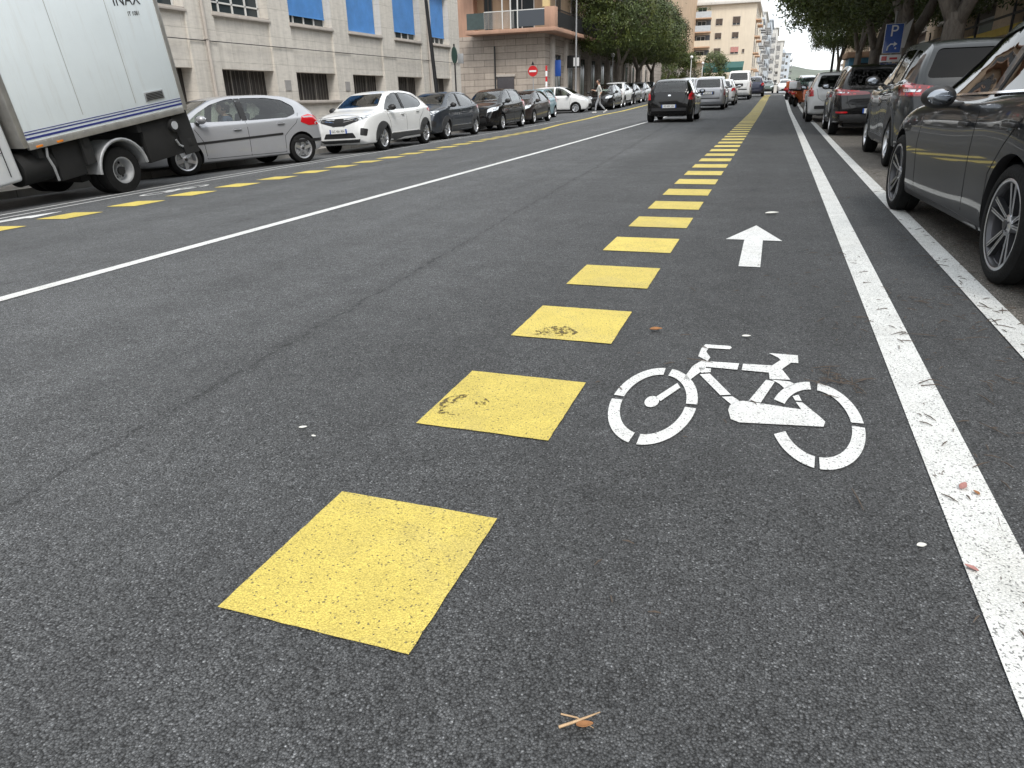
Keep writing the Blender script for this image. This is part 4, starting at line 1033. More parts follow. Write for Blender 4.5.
# left row, noses towards the viewer (-Y); the road side of the car is its left side
h_ = R(270-20); x = -10.47+math.cos(h_)*1.385*1.12+math.sin(h_)*.85; y = 14.92+math.sin(h_)*1.385*1.12-math.cos(h_)*.85
silver = car('hatch', 'silver', x, y, 270-20, 'parked_car', 'silver five-door hatchback with a driver inside, right behind the lorry', group=GL, sc=(1.12, 1.02, 1.06))
x, y = by_wheels('crossover', (-10.11, 18.23), 270, 1)
capt = car('crossover', 'white', x, y, 270, 'parked_car', 'white crossover with black wheel-arch cladding behind the silver hatchback', group=GL)
x, y = by_wheels('crossover', (-10.40, 23.16), 270, 1)
o = car('crossover', 'slate', x, y, 270, 'parked_car', 'slate grey compact crossover directly behind the white one', group=GL, sc=(.98, .97, .97))
x, y = by_wheels('small', (-10.45, 28.8), 270, 1)
o = car('small', 'black', x, y, 270, 'parked_car', 'tall black compact car in the left row below the stone wall corner', group=GL, sc=(1.06, 1.03, 1.07))
x, y = by_wheels('hatch', (-10.62, 33.6), 270, 1)
o = car('hatch', 'brown', x, y, 270, 'parked_car', 'dark brown hatchback between the tall black car and the pale blue car', group=GL, sc=(.95, .97, 1.0))
x, y = by_wheels('small', (-11.45, 37.6), 270, 1)
o = car('small', 'skyblue', x, y, 270, 'parked_car', 'pale blue small car at the end of the left row before the side street', group=GL)
x, y = by_wheels('small', (-11.35, 44.0), 0, -1)
o = car('small', 'white', x, y, 0, 'parked_car', 'small white car poking its nose out of the side street', group=GL)
for k, (kind, pt, yy, lb) in enumerate([('small', 'black', 46.3, 'black small car right behind the walking person'), ('crossover', 'white', 50.2, 'white crossover in the shade of the left street trees'), ('hatch', 'graphite', 54.8, 'dark grey hatchback under the left trees behind the white crossover'),
                         ('hatch', 'silver', 60.0, 'silver car far back under the left trees'), ('small', 'slate', 65.5, 'slate blue car farthest back in the left row')]):
    car(kind, pt, -10.4 - (.1*k if k else .0), yy+1.6, 270, 'parked_car', lb, group=GL)
# right row, tails towards the viewer (+Y)
x, y = by_wheels('saloon', (1.135, 7.74), 93.5, 1)
merc = car('saloon', 'charcoal', x, y, 93.5, 'parked_car', 'glossy charcoal saloon with machined star wheels, nearest car on the right', group=GR)
x, y = by_wheels('suv', (1.57, 14.75), 90, 1)
kuga = car('suv', 'gunmetal', x, y, 90, 'parked_car', 'grey sport utility car with dark red tail lights ahead of the charcoal saloon', group=GR)
x, y = by_wheels('suv', (1.22, 22.5), 90, 1)
bk = car('suv', 'black', x, y, 90, 'parked_car', 'black hatch with a low number plate between the grey and the white car', group=GR, sc=(.94, .94, .93))
x, y = by_wheels('small', (.97, 29.3), 90, 1)
wh = car('small', 'white', x, y, 90, 'parked_car', 'white small hatchback with a red tail light in the right row', group=GR, sc=(1, 1, 1.02))
for k, (kind, pt, yy) in enumerate([('hatch', 'silver', 63), ('crossover', 'graphite', 69)]):
    car(kind, pt, 2.2, yy, 90, 'parked_car', ['silver car parked beyond the scooters', 'dark car parked far beyond the scooters'][k], group=GR)
# moving traffic
yps = car('small', 'black', -3.66, 28.3+1.25, 90, 'black_car', 'black three-box-tailed small car driving away in the middle lane', group=GM)
yps['label'] = 'black small car with round red tail lights driving away in the middle lane'
cit = car('estate', 'silver', -3.42, 41.4+1.35, 90, 'silver_estate', 'silver estate car driving just ahead of the black small car', group=GM)
car('hatch', 'white', -3.2, 48.9, 90, 'white_hatchback', 'white hatchback half hidden ahead of the silver estate', group=GM)
vn = car('van', 'white', -2.75, 60.2, 90, 'white_van', 'white high-roofed van ahead of the white hatchback', 'van', GM)
car('hatch', 'navy', -1.95, 69.5, 90, 'navy_car', 'dark blue car in front of the white van', group=GM, sc=(1, 1, 1.1))
car('estate', 'silver', -6.3, 56.5, 270, 'oncoming_estate', 'oncoming estate of which only the roof shows left of the white van', group='oncoming cars')
car('small', 'green', -1.3, 100, 270, 'oncoming_car', 'dark green oncoming car at the far end of the street', group='oncoming cars')
car('hatch', 'white', .75, 95, 270, 'oncoming_car', 'white oncoming car at the far end of the street', group='oncoming cars')
number_plate(capt, 2.155, .58, True, 'GC 481 RN')
number_plate(yps, -1.885, .56, False, 'FD 907 LH')
number_plate(bk, -2.31, .60, False, 'EX 362 KB')
number_plate(kuga, -2.31, .68, False, 'FW 518 TZ')
number_plate(cit, -2.15, .84, False, 'CR 240 VB')

# ------------------------------------------------------------------ delivery lorry (local +x forward, y left = road side)
M_BOXW = mat('lorry_panel', (.76, .83, .86), .38, coat=.3, bump=.05, bscale=3)
def _grime():
    nt = M_BOXW.node_tree; N, L, M, NO, RP, MX = node_helpers(nt); b = nt.nodes['Principled BSDF']; tc = N('ShaderNodeTexCoord').outputs['Object']
    mp = N('ShaderNodeMapping'); mp.inputs['Scale'].default_value = (6, 1, .5); L(tc, mp.inputs['Vector'])
    c = MX(RP(NO(mp.outputs['Vector'], 1.4, 7, .7), [(.52, 0.0), (.78, .45)]), (.76, .83, .86), (.54, .54, .51))
    c = MX(1.0, c, RP(NO(tc, 1.1, 5, .6), [(.3, .93), (.7, 1.02)]), 'MULTIPLY')
    L(c, b.inputs['Base Color'])
_grime()
M_ALU = mat('aluminium_edge', (.40, .39, .37), .42, metal=.6, vary=.2, vscale=4)
M_CHAS = mat('chassis_black', (.010, .010, .010), .8, vary=.3, vscale=4)
M_STRIPE = mat('stripe_blue', (.03, .04, .20), .4)
M_DIRTYW = mat('cab_white', (.66, .68, .69), .35, coat=.5, vary=.05, vscale=2)
def lorry():
    root = empty('delivery_lorry')
    # box body: x from -1.62 (tail) to 1.52 (front), axle at x=0
    x0, x1, yw, z0, z1 = -1.70, 1.57, .06, 1.06, 3.55
    b = B(); b.box(x0, x1, -2.06, 0, z0, z1, bevel=.004); body = b.done('box_body', M_BOXW, root)
    b = B()
    for xx in (x0-.02, x1-.06): b.box(xx, xx+.09, -2.08, .012, z0-.02, z1+.02, bevel=.01)
    b.box(x0+.07, x1-.06, -.05, .014, z0-.06, z0+.045, bevel=.01); b.box(x0+.07, x1-.06, -.05, .012, z1-.05, z1+.03, bevel=.01)
    b.done('edge_trim', M_ALU, body)
    b = B()
    for zz, h in ((1.135, .03), (1.195, .018), (1.235, .010)): b.box(x0+.072, x1-.062, .0015, .004, zz, zz+h)
    b.done('stripes', M_STRIPE, body)
    b = B()
    for q in range(28):
        xx = x0+.12+(x1-x0-.24)*q/27
        for zz in (z0+.02, z1-.02): b.ball((xx, .014, zz), .009, (1, .5, 1), 1)
    b.done('rivets', M_STEEL, body)
    b = B()
    for xx in (-.62, .45): b.box(xx-.004, xx+.004, .0003, .0016, z0+.25, z1-.06)
    b.done('panel_joint', M_ALU, body)
    b = B(); b.box(-1.26, -.84, .002, .018, 1.30, 1.44, bevel=.004)
    b.mi = 1
    for k in range(5): b.box(-1.235, -.865, .018, .024, 1.315+.023*k, 1.327+.023*k)
    b.done('air_vent', (M_STEEL, M_CHAS), body)
    for txt, sz, xx, zz, sxx in (('INAX', .25, -1.06, 2.80, .95), ('IT 1081', .09, -1.14, 2.60, .9)):
        t = text_mesh(txt, sz, M_INK, 'lettering', body, sx=sxx); t.location = (xx, .003, zz); t.rotation_euler = (math.pi/2, 0, math.pi)
    for xx, c in ((1.30, M_AMBER), (.95, M_AMBER)):
        b = B(); b.box(xx, xx+.11, .014, .022, 1.015, 1.045, bevel=.003); b.done('marker_lamp', c, body)
    # chassis rails, subframe and boxes below the floor
    b = B(); b.box(-1.55, 2.2, -1.40, -1.28, .62, .86); b.box(-1.55, 2.2, -.78, -.66, .62, .86)
    for xx in (-1.4, -.6, .5, 1.3): b.box(xx, xx+.08, -2.0, -.04, .86, 1.05)
    b.box(-.5, .55, -1.4, -.4, .3, .44); b.tube([(0, -1.75, .36), (0, -.1, .36)], .07, 10); b.ball((0, -1.03, .36), .17)
    b.done('chassis', M_CHAS, root)
    b = B(); b.box(.62, 1.10, -.52, -.10, .46, .98, bevel=.02); b.box(.45, .62, -.2, -.05, .6, 1.0); b.done('battery_box', M_CHAS, root)
    b = B(); b.box(-1.70, -.62, -.16, -.06, .34, 1.0, bevel=.02); b.done('side_skirt', M_CHAS, root)
    b = B(); b.tube([(1.12, -.30, .74), (1.66, -.30, .74)], .23, 20); b.done('fuel_tank', M_CHAS, root)
    b = B(); b.tube([(1.22, -.04, .98), (1.26, -.03, .86), (1.22, -.03, .70), (1.20, -.05, .50)], .018, 8); b.done('tank_strap', M_STEEL, root)
    b = B(); b.box(-1.66, -1.56, -2.0, -.04, .42, .56, bevel=.01); b.box(-1.66, -1.58, -1.7, -1.6, .5, 1.0); b.box(-1.66, -1.58, -.5, -.4, .5, 1.0)
    b.poly([(-1.80, -.045, .30), (-1.72, -.045, 1.04), (-1.30, -.045, 1.04), (-1.45, -.045, .30)], .03, (0, -1, 0)); b.done('underrun_guard', M_CHAS, root)
    b = B(); b.tube([(-1.30, -.07, .84), (-1.30, .012, .84)], .105, 20); b.mi = 1; b.tube([(-1.30, .012, .84), (-1.30, .022, .84)], .07, 20)
    b.done('work_lamp', (M_CHAS, M_CLEARL), root)
    b = B(); b.tube([(-1.28, -.03, .60), (-1.33, -.03, .50), (-1.40, -.03, .46)], .018, 8); b.done('hook', M_STEEL, root)
    # mudguard arch
    b = B(); n = 16
    for r0, r1, yy0, yy1 in ((.455, .475, -.50, .0),):
        A = [R(5+172*k/n) for k in range(n+1)]
        P = [(r1*math.cos(a), yy1, .37+r1*math.sin(a)) for a in A]+[(r0*math.cos(a), yy1, .37+r0*math.sin(a)) for a in A[::-1]]
        b.poly(P, yy1-yy0, (0, -1, 0))
    b.tube([(.485*math.cos(R(5+172*k/n)), .0, .37+.485*math.sin(R(5+172*k/n))) for k in range(n+1)], .022, 8)
    b.done('mudguard', M_STEEL, root)
    # rear wheels: twin tyres each side
    for yy in (-.16, -.40, -1.64, -1.88):
        w = empty('wheel', (0, yy, .37), 0, root)
        b = B(); hw = .105
        b.lathe([(-hw, .21), (-hw-.005, .30), (-hw+.01, .355), (-hw+.04, .37), (hw-.04, .37), (hw-.01, .355), (hw+.005, .30), (hw, .21)], 40); b.done('tyre', M_RUBBER, w)
        s = 1 if yy > -1 else -1
        b = B(); b.lathe([(hw*s, .215), (hw*.95*s, .19), (.02*s, .17), (-.03*s, .15), (-.035*s, .09), (.03*s, .075), (.035*s, .02)], 36)
        b.mi = 1
        for k in range(6):
            a = 2*math.pi*k/6; b.ball((.122*math.cos(a), -.020*s, .122*math.sin(a)), .024, (1, .4, 1), 1)
        b.mi = 0
        for k in range(6):
            a = 2*math.pi*(k+.5)/6; b.tube([(.112*math.cos(a), -.03*s, .112*math.sin(a)), (.112*math.cos(a), .0, .112*math.sin(a))], .010, 6)
        b.done('rim', (M_STEEL, M_CHAS), w)
    # cab
    b = B()
    prof = [(1.72, .62), (1.72, 2.25), (2.05, 2.42), (2.75, 2.40), (3.18, 1.98), (3.42, 1.32), (3.72, 1.10), (3.80, .62), (3.40, .62), (3.34, .95), (3.15, 1.16), (2.94, 1.21), (2.72, 1.16), (2.54, .95), (2.48, .62)]
    b.poly([(x, -.06, z) for x, z in prof], 1.94, (0, -1, 0))
    bmesh.ops.bevel(b.bm, geom=b.bm.edges[:], offset=.05, segments=3, profile=.5, affect='EDGES')
    cab = b.done('cab', M_DIRTYW, root, 30)
    b = B(); b.poly([(1.98, -.052, 1.42), (1.98, -.052, 2.12), (2.55, -.052, 2.14), (3.0, -.052, 1.85), (3.16, -.052, 1.42)], .012, (0, -1, 0)); b.done('side_window', M_GLASSD, cab, 30)
    b = B(); b.tube([(1.90, -.047, .72), (1.88, -.047, 2.2), (2.1, -.047, 2.28)], .006, 4); b.tube([(1.90, -.047, 1.05), (3.3, -.047, 1.02)], .005, 4); b.done('door_seam', M_SEAM, cab)
    b = B(); b.box(2.02, 2.2, -.05, -.015, 1.15, 1.2, bevel=.01); b.done('door_handle', M_CHAS, cab)
    b = B(); b.box(3.0, 3.06, -.02, .22, 1.55, 1.95, bevel=.02); b.tube([(3.05, -.08, 1.6), (3.05, .02, 1.6)], .015, 6); b.done('wing_mirror', M_CHAS, cab)
    for yy in (-.17, -1.88):
        w = empty('wheel', (2.94, yy, .76), 0, root)
        b = B(); hw = .105
        b.lathe([(-hw, .21), (-hw-.005, .30), (-hw+.01, .355), (-hw+.04, .37), (hw-.04, .37), (hw-.01, .355), (hw+.005, .30), (hw, .21)], 36); b.done('tyre', M_RUBBER, w)
        b = B(); s = 1 if yy > -1 else -1
        b.lathe([(hw*s, .215), (.02*s, .17), (.05*s, .09), (.08*s, .02)], 32); b.done('rim', M_STEEL, w)
    tag(root, 'white box lorry with blue pinstripes and a grey mudguard, its cab at the photo edge', 'lorry', 'cars parked along the left kerb')
    # nose-down attitude on its springs about the rear axle
    th = R(8.0)
    m = Matrix.Translation((-10.0, 9.27, Z(-10.3, 9.27)+.0)) @ Matrix.Rotation(R(270), 4, 'Z') @ Matrix.Translation((0, 0, .37)) @ Matrix.Rotation(th, 4, 'Y') @ Matrix.Translation((0, 0, -.37))
    root.matrix_world = m
    return root
lorry()

# ------------------------------------------------------------------ stone building on the left
M_TRAV = stone('travertine', (.60, .565, .51), 1.2, .76, 'Y', .72, .05, .006)
M_TRAVS = mat('stone_trim', (.44, .40, .36), .8, vary=.12, vscale=5, bump=.2, bscale=30)
M_SHUT = mat('blue_shutter', (.085, .27, .62), .5, vary=.14, vscale=2.2)
M_FRAMEW = mat('window_white', (.62, .62, .60), .5, vary=.05)
M_WGLASS = mat('dark_pane', (.035, .045, .05), .12, spec=.35)
M_GRATE = mat('cellar_dark', (.030, .026, .024), .55, vary=.3, vscale=4)
M_BAR = mat('window_bar', (.28, .26, .24), .5, metal=.4)
M_RAIL = mat('iron_rail', (.03, .03, .032), .5, metal=.4)
M_SILL0 = mat('meter_grey', (.30, .29, .28), .6, vary=.15)
def stone_building():
    root = empty('stone_building', (-14.5, 0, 0)); inv = Vector((14.5, 0, 0))
    X = 0.0
    bays = [(17.35+3.42*k, 2.38 if k != 4 else 1.95) for k in range(-9, 5)]
    y_end = 34.1; z_t = 14.0
    b = B()
    edges = [-16.8]+[v for a, w in bays for v in (a, a+w)]+[y_end]
    for i in range(0, len(edges), 2): b.box(-.45, 0, edges[i], edges[i+1], -.6, z_t)          # piers
    heads = []
    for a, w in bays:
        b.box(-.55, -.07, a, a+w, 2.10, 3.42)                      # panel under the windows
        b.box(-.55, -.07, a, a+w, -.6, 1.17)                       # plinth panel
        for s in (1, 2):
            z = 3.51+3.9*s-1.9
            b.box(-.55, -.07, a, a+w, z, z+1.78)
        b.box(-.55, -.07, a, a+w, 3.51+3.9*2+2.0, z_t)
    b.box(-12, -.5, -16.8, y_end, -.6, z_t-.3)
    b.box(-12, .35, -16.9, y_end+.1, z_t, z_t+.35)
    wall = b.done('wall', M_TRAV, root, 20)
    b = B(); b.box(-.5, .04, -16.8, y_end+.02, 1.17, 1.26, bevel=.01); b.box(-.5, .03, -16.8, y_end+.02, -.6, .28, bevel=.01)
    b.done('plinth_ledge', M_TRAVS, root)
    for k, (a, w) in enumerate(bays):
        b = B(); b.box(-.4, .035, a-.05, a+w+.05, 3.405, 3.47, bevel=.008); b.box(-.4, .0, a-.02, a+w+.02, 3.47, 3.512); b.done('window_sill', M_TRAVS, root)
        # cellar window: deep dark opening, two mullions
        b = B(); b.box(-.47, -.44, a, a+w, 1.2, 2.12); f = b.done('cellar_window', M_GRATE, root)
        b = B()
        for t in (.34, .67): b.box(-.43, -.40, a+w*t-.016, a+w*t+.016, 1.2, 2.12)
        for q in range(1, 14): b.box(-.425, -.418, a+w*q/14-.004, a+w*q/14+.004, 1.2, 2.12)
        b.done('bars', M_BAR, f)
        for s in range(3):
            zb = 3.512+3.9*s; zt = zb+2.0
            if s: 
                b = B(); b.box(-.4, .05, a-.05, a+w+.05, zb-.1, zb, bevel=.008); b.done('window_sill', M_TRAVS, root)
            b = B()
            b.box(-.36, -.30, a, a+w, zb, zb+.05); b.box(-.36, -.30, a, a+w, zt-.05, zt)
            for t in range(5): yy = a+.02+(w-.08)*t/4; b.box(-.36, -.30, yy, yy+.05, zb+.05, zt-.05)
            b.box(-.36, -.30, a, a+w, zb+.26, zb+.30)
            fr = b.done('window', M_FRAMEW, root)
            b = B(); b.box(-.34, -.33, a, a+w, zb, zt); b.done('pane', M_WGLASS, fr)
            drop = {9: 9, 10: .27, 11: .06, 12: .27, 13: .30}.get(k, [.3, .9, .1, 9, .5][(k*3+s)%5]) if s == 0 else [.3, 1.1, .2, 9, .6][(k*3+s*2) % 5]
            if drop < 2:
                b = B()
                n = int((2.0-drop)/.055)
                for q in range(n):
                    z = zb+drop+q*.055; b.box(-.274, -.255, a+.05, a+w-.05, z, z+.040); b.box(-.27, -.26, a+.05, a+w-.05, z+.040, z+.055)
                b.box(-.265, -.245, a+.04, a+w-.04, zb+drop-.03, zb+drop); b.done('roller_shutter', M_SHUT, fr)
    for y in (3.2, 16.9, 30.6):
        b = B(); b.tube([(.06, y, -.1), (.06, y, 13.9)], .045, 8)
        for z in (.8, 2.8, 5.2, 7.6, 10): b.box(0, .11, y-.06, y+.06, z, z+.03)
        b.done('downpipe', M_TRAVS, root)
    b = B(); b.tube([(.03, -16, 2.78), (.03, 8, 2.76), (.03, 20, 2.77), (.03, 34, 2.78)], .012, 5); b.done('cable', M_RAIL, root)
    for y in (20.1, 23.6): b = B(); b.box(0, .02, y, y+.3, 1.55, 1.85); b.done('meter_cover', M_SILL0, root)
    tag(root, 'pale travertine office building with blue roller shutters behind the left parked cars', 'building')
stone_building()

# ------------------------------------------------------------------ generic helpers for flats
M_SILL = mat('flat_trim', (.55, .50, .44), .8, vary=.1)
M_WOODS = mat('brown_shutter', (.10, .075, .06), .6, vary=.2, vscale=3)
M_PLANT = leafmat('balcony_plant', (.05, .085, .03))
def window_on(root, face, c, z0, z1, w0, w1, frame=M_FRAMEW, shut=None, proud=.03, drop=.5):
    """face 'S': wall plane y=c facing -y; 'E': wall plane x=c facing +x. Built in the root's coordinates"""
    def bx(b, u0, u1, d0, d1, za, zb_):
        if face == 'S': b.box(u0, u1, c-d1, c-d0, za, zb_)
        else: b.box(c+d0, c+d1, u0, u1, za, zb_)
    b = B(); t = .06
    bx(b, w0, w1, 0, proud, z0, z0+t); bx(b, w0, w1, 0, proud, z1-t, z1); bx(b, w0, w0+t, 0, proud, z0+t, z1-t); bx(b, w1-t, w1, 0, proud, z0+t, z1-t)
    m = (w0+w1)/2; bx(b, m-t/2, m+t/2, 0, proud, z0+t, z1-t)
    f = b.done('window', frame, root)
    b = B(); bx(b, w0+t, w1-t, .004, .012, z0+t, z1-t); b.done('pane', M_WGLASS, f)
    if shut:
        b = B(); n = max(1, int((z1-z0)*(1-drop)/.09))
        for q in range(n): bx(b, w0+.05, w1-.05, .014, proud+.01, z1-t-.09*(q+1), z1-t-.09*q-.012)
        b.done('shutter', shut, f)
    return f
def balcony(root, face, c, z, w0, w1, depth, slab, panel=None, rail=True):
    def bx(b, u0, u1, d0, d1, za, zb_):
        if face == 'S': b.box(u0, u1, c-d1, c-d0, za, zb_)
        else: b.box(c+d0, c+d1, u0, u1, za, zb_)
    b = B(); bx(b, w0, w1, .004, depth, z-.16, z); o = b.done('balcony', slab, root)
    if rail:
        b = B(); n = max(2, int((w1-w0)/.14))
        for q in range(n+1): u = w0+.02+(w1-w0-.04)*q/n; bx(b, u-.009, u+.009, depth-.05, depth-.03, z, z+.98)
        bx(b, w0, w1, depth-.06, depth-.02, z+.98, z+1.02)
        for u in (w0, w1-.03): bx(b, u, u+.03, .03, depth-.03, z+.98, z+1.02)
        b.done('railing', M_RAIL, o)
    if panel:
        b = B(); bx(b, w0+.01, w1-.01, depth-.10, depth-.065, z+.02, z+.95); b.done('parapet', panel, o)
    return o
# ------------------------------------------------------------------ orange corner building across the side street
M_ORG = plaster('orange_plaster', (.46, .28, .20))
M_OCH = plaster('ochre_plaster', (.46, .33, .22))
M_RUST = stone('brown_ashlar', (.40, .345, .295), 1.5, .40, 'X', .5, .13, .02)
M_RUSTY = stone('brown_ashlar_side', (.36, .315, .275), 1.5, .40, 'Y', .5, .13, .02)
M_TEAL = mat('teal_panel', (.06, .085, .085), .35, vary=.2)
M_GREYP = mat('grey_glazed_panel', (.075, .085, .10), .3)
def orange_building():
    root = empty('corner_building', (0, 0, 0))
    b = B(); b.box(-42, -14.5, 48.2, 49.2, -.5, 5.05); b.done('south_base', M_RUST, root)
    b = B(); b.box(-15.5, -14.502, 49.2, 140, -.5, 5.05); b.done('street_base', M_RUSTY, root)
    b = B(); b.box(-42, -19.4, 48.22, 60, 5.05, 19); b.done('south_wall', M_ORG, root)
    b = B(); b.box(-19.4, -14.6, 48.9, 140, 5.05, 19); b.box(-42, -15.5, 49.3, 140, -.5, 18.9); b.done('loggia_wall', M_OCH, root)
    b = B(); b.box(-42.3, -13.9, 47.6, 140, 19, 19.35); b.done('cornice', M_ORG, root)
    for s in range(4):
        z = 5.28+3.35*s
        b = B(); b.box(-19.5, -13.45, 46.95, 48.88, z-.23, z, bevel=.02); b.box(-14.598, -13.45, 48.88, 76, z-.23, z, bevel=.02); sl = b.done('balcony_slab', M_ORG, root)
        # solid corner pier, glazed and panelled stretches of the parapet
        b = B(); b.box(-14.15, -13.47, 46.97, 47.6, z+.004, z+1.12, bevel=.01); b.done('corner_pier', M_ORG, sl)
        b = B(); b.box(-15.9, -14.16, 47.0, 47.05, z+.10, z+1.0); b.done('glazed_parapet', M_GREYP, sl)
        b = B(); b.box(-19.4, -18.2, 47.0, 47.05, z+.06, z+1.0); b.done('teal_parapet', M_TEAL, sl)
        b = B()
        for x in (-16.95, -16.4, -15.93): b.box(x-.035, x+.035, 46.99, 47.06, z+.004, z+3.1)
        b.box(-18.2, -14.16, 47.0, 47.05, z+1.0, z+1.05)
        for q in range(26): b.box(-18.2+.05*0+q*.08, -18.2+q*.08+.012, 47.01, 47.03, z+.05, z+1.0)
        b.done('white_posts', M_FRAMEW, sl)
        b = B()
        for q in range(150):
            y = 47.7+q*.19; b.box(-13.53, -13.51, y, y+.02, z, z+1.0)
        b.box(-13.55, -13.49, 47.62, 76, z+1.0, z+1.05); b.box(-13.53, -13.515, 47.65, 76, z+.08, z+.9)
        b.done('railing', M_RAIL, sl)
        window_on(root, 'S', 48.9, z+.1, z+2.4, -18.9, -18.3, M_WOODS)
        window_on(root, 'S', 48.9, z+.05, z+2.5, -17.1, -15.4, M_FRAMEW)
        window_on(root, 'S', 48.22, z+.9, z+2.3, -22.6, -21.5, M_FRAMEW, M_WOODS, drop=.2)
        for y in (51, 55, 59.5, 64, 68, 72): window_on(root, 'E', -14.6, z+.05, z+2.4, y, y+1.3, M_FRAMEW, M_WOODS, drop=.3)
    b = B(); b.box(-14.3, -13.9, 47.05, 47.4, 6.42, 7.2); b.done('sunblind', mat('cream_blind', (.62, .47, .24), .8), root)
    # door, downpipe and street-side openings
    b = B(); b.box(-17.85, -16.65, 48.13, 48.196, .1, 2.52, bevel=.02); d = b.done('metal_door', mat('door_grey', (.05, .045, .05), .5, vary=.15), root)
    b = B(); b.box(-17.95, -16.55, 48.10, 48.192, 2.53, 2.68, bevel=.01); b.done('door_lintel', M_TRAVS, d)
    b = B(); b.tube([(-17.95, 48.1, .0), (-17.95, 48.1, 4.4)], .055, 8); b.done('downpipe', M_RAIL, root)
    for y0 in (50.2, 53.6, 57.2, 60.8, 64.4, 68.0, 71.6, 75.2, 79, 83, 87, 91):
        b = B(); b.box(-14.62, -14.30, y0-.85, y0-.25, -.4, 4.9, bevel=.03); b.done('pilaster', M_TRAVS, root)
        window_on(root, 'E', -14.5, .9, 3.9, y0+.1, y0+1.7, M_WOODS)
    tag(root, 'brown stone and orange plaster corner building with a wrap-round balcony, beyond the side street', 'building')
orange_building()

# ------------------------------------------------------------------ cream block and the row behind it; far walls lightened in place of haze
M_CREAM = plaster('cream_plaster', (.70, .62, .50), .05)
M_PALE = plaster('haze_pale_plaster', (.62, .60, .56), .08)
M_GREYB = plaster('grey_plaster', (.42, .42, .42), .12)
M_BRICKB = plaster('balcony_orange', (.62, .42, .29), .1)
M_PINK = mat('pink_shutter', (.58, .28, .25), .6)
M_LBLUE = mat('haze_pale_blue_wall', (.52, .56, .60), .8, vary=.1)
def cream_block():
    root = empty('cream_apartment_block', (0, 0, 0)); y = 140
    b = B(); b.box(-34, -4.75, y, y+26, .5, 15.3); b.done('wall', M_CREAM, root)
    b = B(); b.box(-34.5, -4.2, y-.6, y+26.4, 15.3, 15.75, bevel=.03); b.box(-30, -8, y+3, y+20, 15.75, 17.2); b.done('roof', M_PALE, root)
    for x0, x1, z0, z1, sh in ((-11.3, -10.1, 12.1, 13.2, M_WOODS), (-8.5, -7.2, 12.0, 13.4, M_WOODS), (-11.3, -10.15, 9.95, 11.0, M_WOODS), (-8.45, -7.3, 9.95, 11.0, M_WOODS), (-11.3, -10.1, 7.55, 8.6, M_WOODS), (-8.5, -7.1, 7.5, 8.7, M_PINK), (-6.55, -6.1, 7.6, 8.3, M_WOODS), (-8.6, -7.3, 5.0, 6.0, None)):
        window_on(root, 'S', y, z0, z1, x0, x1, M_SILL, sh, proud=.08, drop=.25)
    for z in (13.35, 11.2, 8.85, 6.5):
        balcony(root, 'S', y, z, -17.6, -12.0, 1.3, M_BRICKB, M_LBLUE if z > 9 else M_CREAM, rail=False)
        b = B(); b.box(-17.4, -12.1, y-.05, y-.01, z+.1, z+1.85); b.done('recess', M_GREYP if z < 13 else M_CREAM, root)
        window_on(root, 'S', y-.05, z+.2, z+1.6, -16.9, -15.6, M_FRAMEW); window_on(root, 'S', y-.05, z+.2, z+1.7, -14.4, -12.9, M_FRAMEW)
    for q in range(9):
        b = B(); x = -17.3+q*.62
        for k in range(50):
            p = Vector((x+random.gauss(0, .16), y-1.2+random.gauss(0, .1), 14.5+abs(random.gauss(0, .3)))); s = .10
            b.poly([p+Vector((random.uniform(-s, s), 0, random.uniform(-s, s))) for _ in range(3)])
        b.done('balcony_plant', M_PLANT, root)
    for z in (12.9, 10.3, 7.7, 5.1):
        balcony(root, 'E', -4.75, z, y+1, y+7, .9, M_BRICKB, M_CREAM, rail=False); balcony(root, 'E', -4.75, z, y+12, y+18, .9, M_BRICKB, M_CREAM, rail=False)
        for yy in (y+2, y+5, y+9, y+13, y+16): window_on(root, 'E', -4.75, z+.1, z+1.9, yy, yy+1.1, M_FRAMEW, M_WOODS, drop=.3)
    tag(root, 'cream five-storey apartment block with stacked balconies, end-on beyond the left trees', 'building')
cream_block()
def row_block(x, y0, y1, zt, m, label, pitch=3.1, bal=M_GREYB, xs=30, dark=False):
    root = empty('apartment_block', (0, 0, 0))
    b = B(); b.box(x-xs, x, y0, y1, .5, zt); b.done('wall', m, root)
    b = B(); b.box(x-xs-.4, x+.4, y0-.4, y1+.4, zt, zt+.4); b.box(x-6, x-3, y0+3, y0+7, zt+.4, zt+2.4); b.done('roof', m, root)
    z = 4.2
    while z+2.4 < zt:
        n = max(1, int((y1-y0)/7))
        for k in range(n):
            yy = y0+1.5+(y1-y0-3)*k/n
            balcony(root, 'E', x, z, yy, yy+4, 1.3, bal, M_WOODS if dark else None, rail=not dark)
            window_on(root, 'E', x, z+.05, z+2.2, yy+.4, yy+1.5, M_FRAMEW, M_WOODS); window_on(root, 'E', x, z+.05, z+2.2, yy+2.2, yy+3.4, M_FRAMEW, M_WOODS)
        for k in range(4):
            window_on(root, 'S', y0, z+.7, z+2.0, x-2.2-k*3.2, x-1.1-k*3.2, M_FRAMEW, M_WOODS, proud=.06)
        z += pitch
    tag(root, label, 'building', 'apartment blocks lining the far left side')
row_block(-5.0, 170, 186, 17.0, M_GREYB, 'grey-brown block with dark balconies right behind the cream one', dark=True)
row_block(-4.9, 190, 206, 16.8, M_LBLUE, 'pale blue-grey block third along the far left side')
row_block(-4.7, 210, 240, 20.0, M_PALE, 'pale beige block with rows of dark windows far up the street')
row_block(-3.6, 246, 280, 21.0, M_LBLUE, 'bluish white block beyond the beige one')
row_block(-2.0, 290, 330, 22.0, M_PALE, 'pale block under the gap of open sky')
row_block(.4, 345, 390, 21.0, M_PALE, 'small pale block with balconies where the street ends')
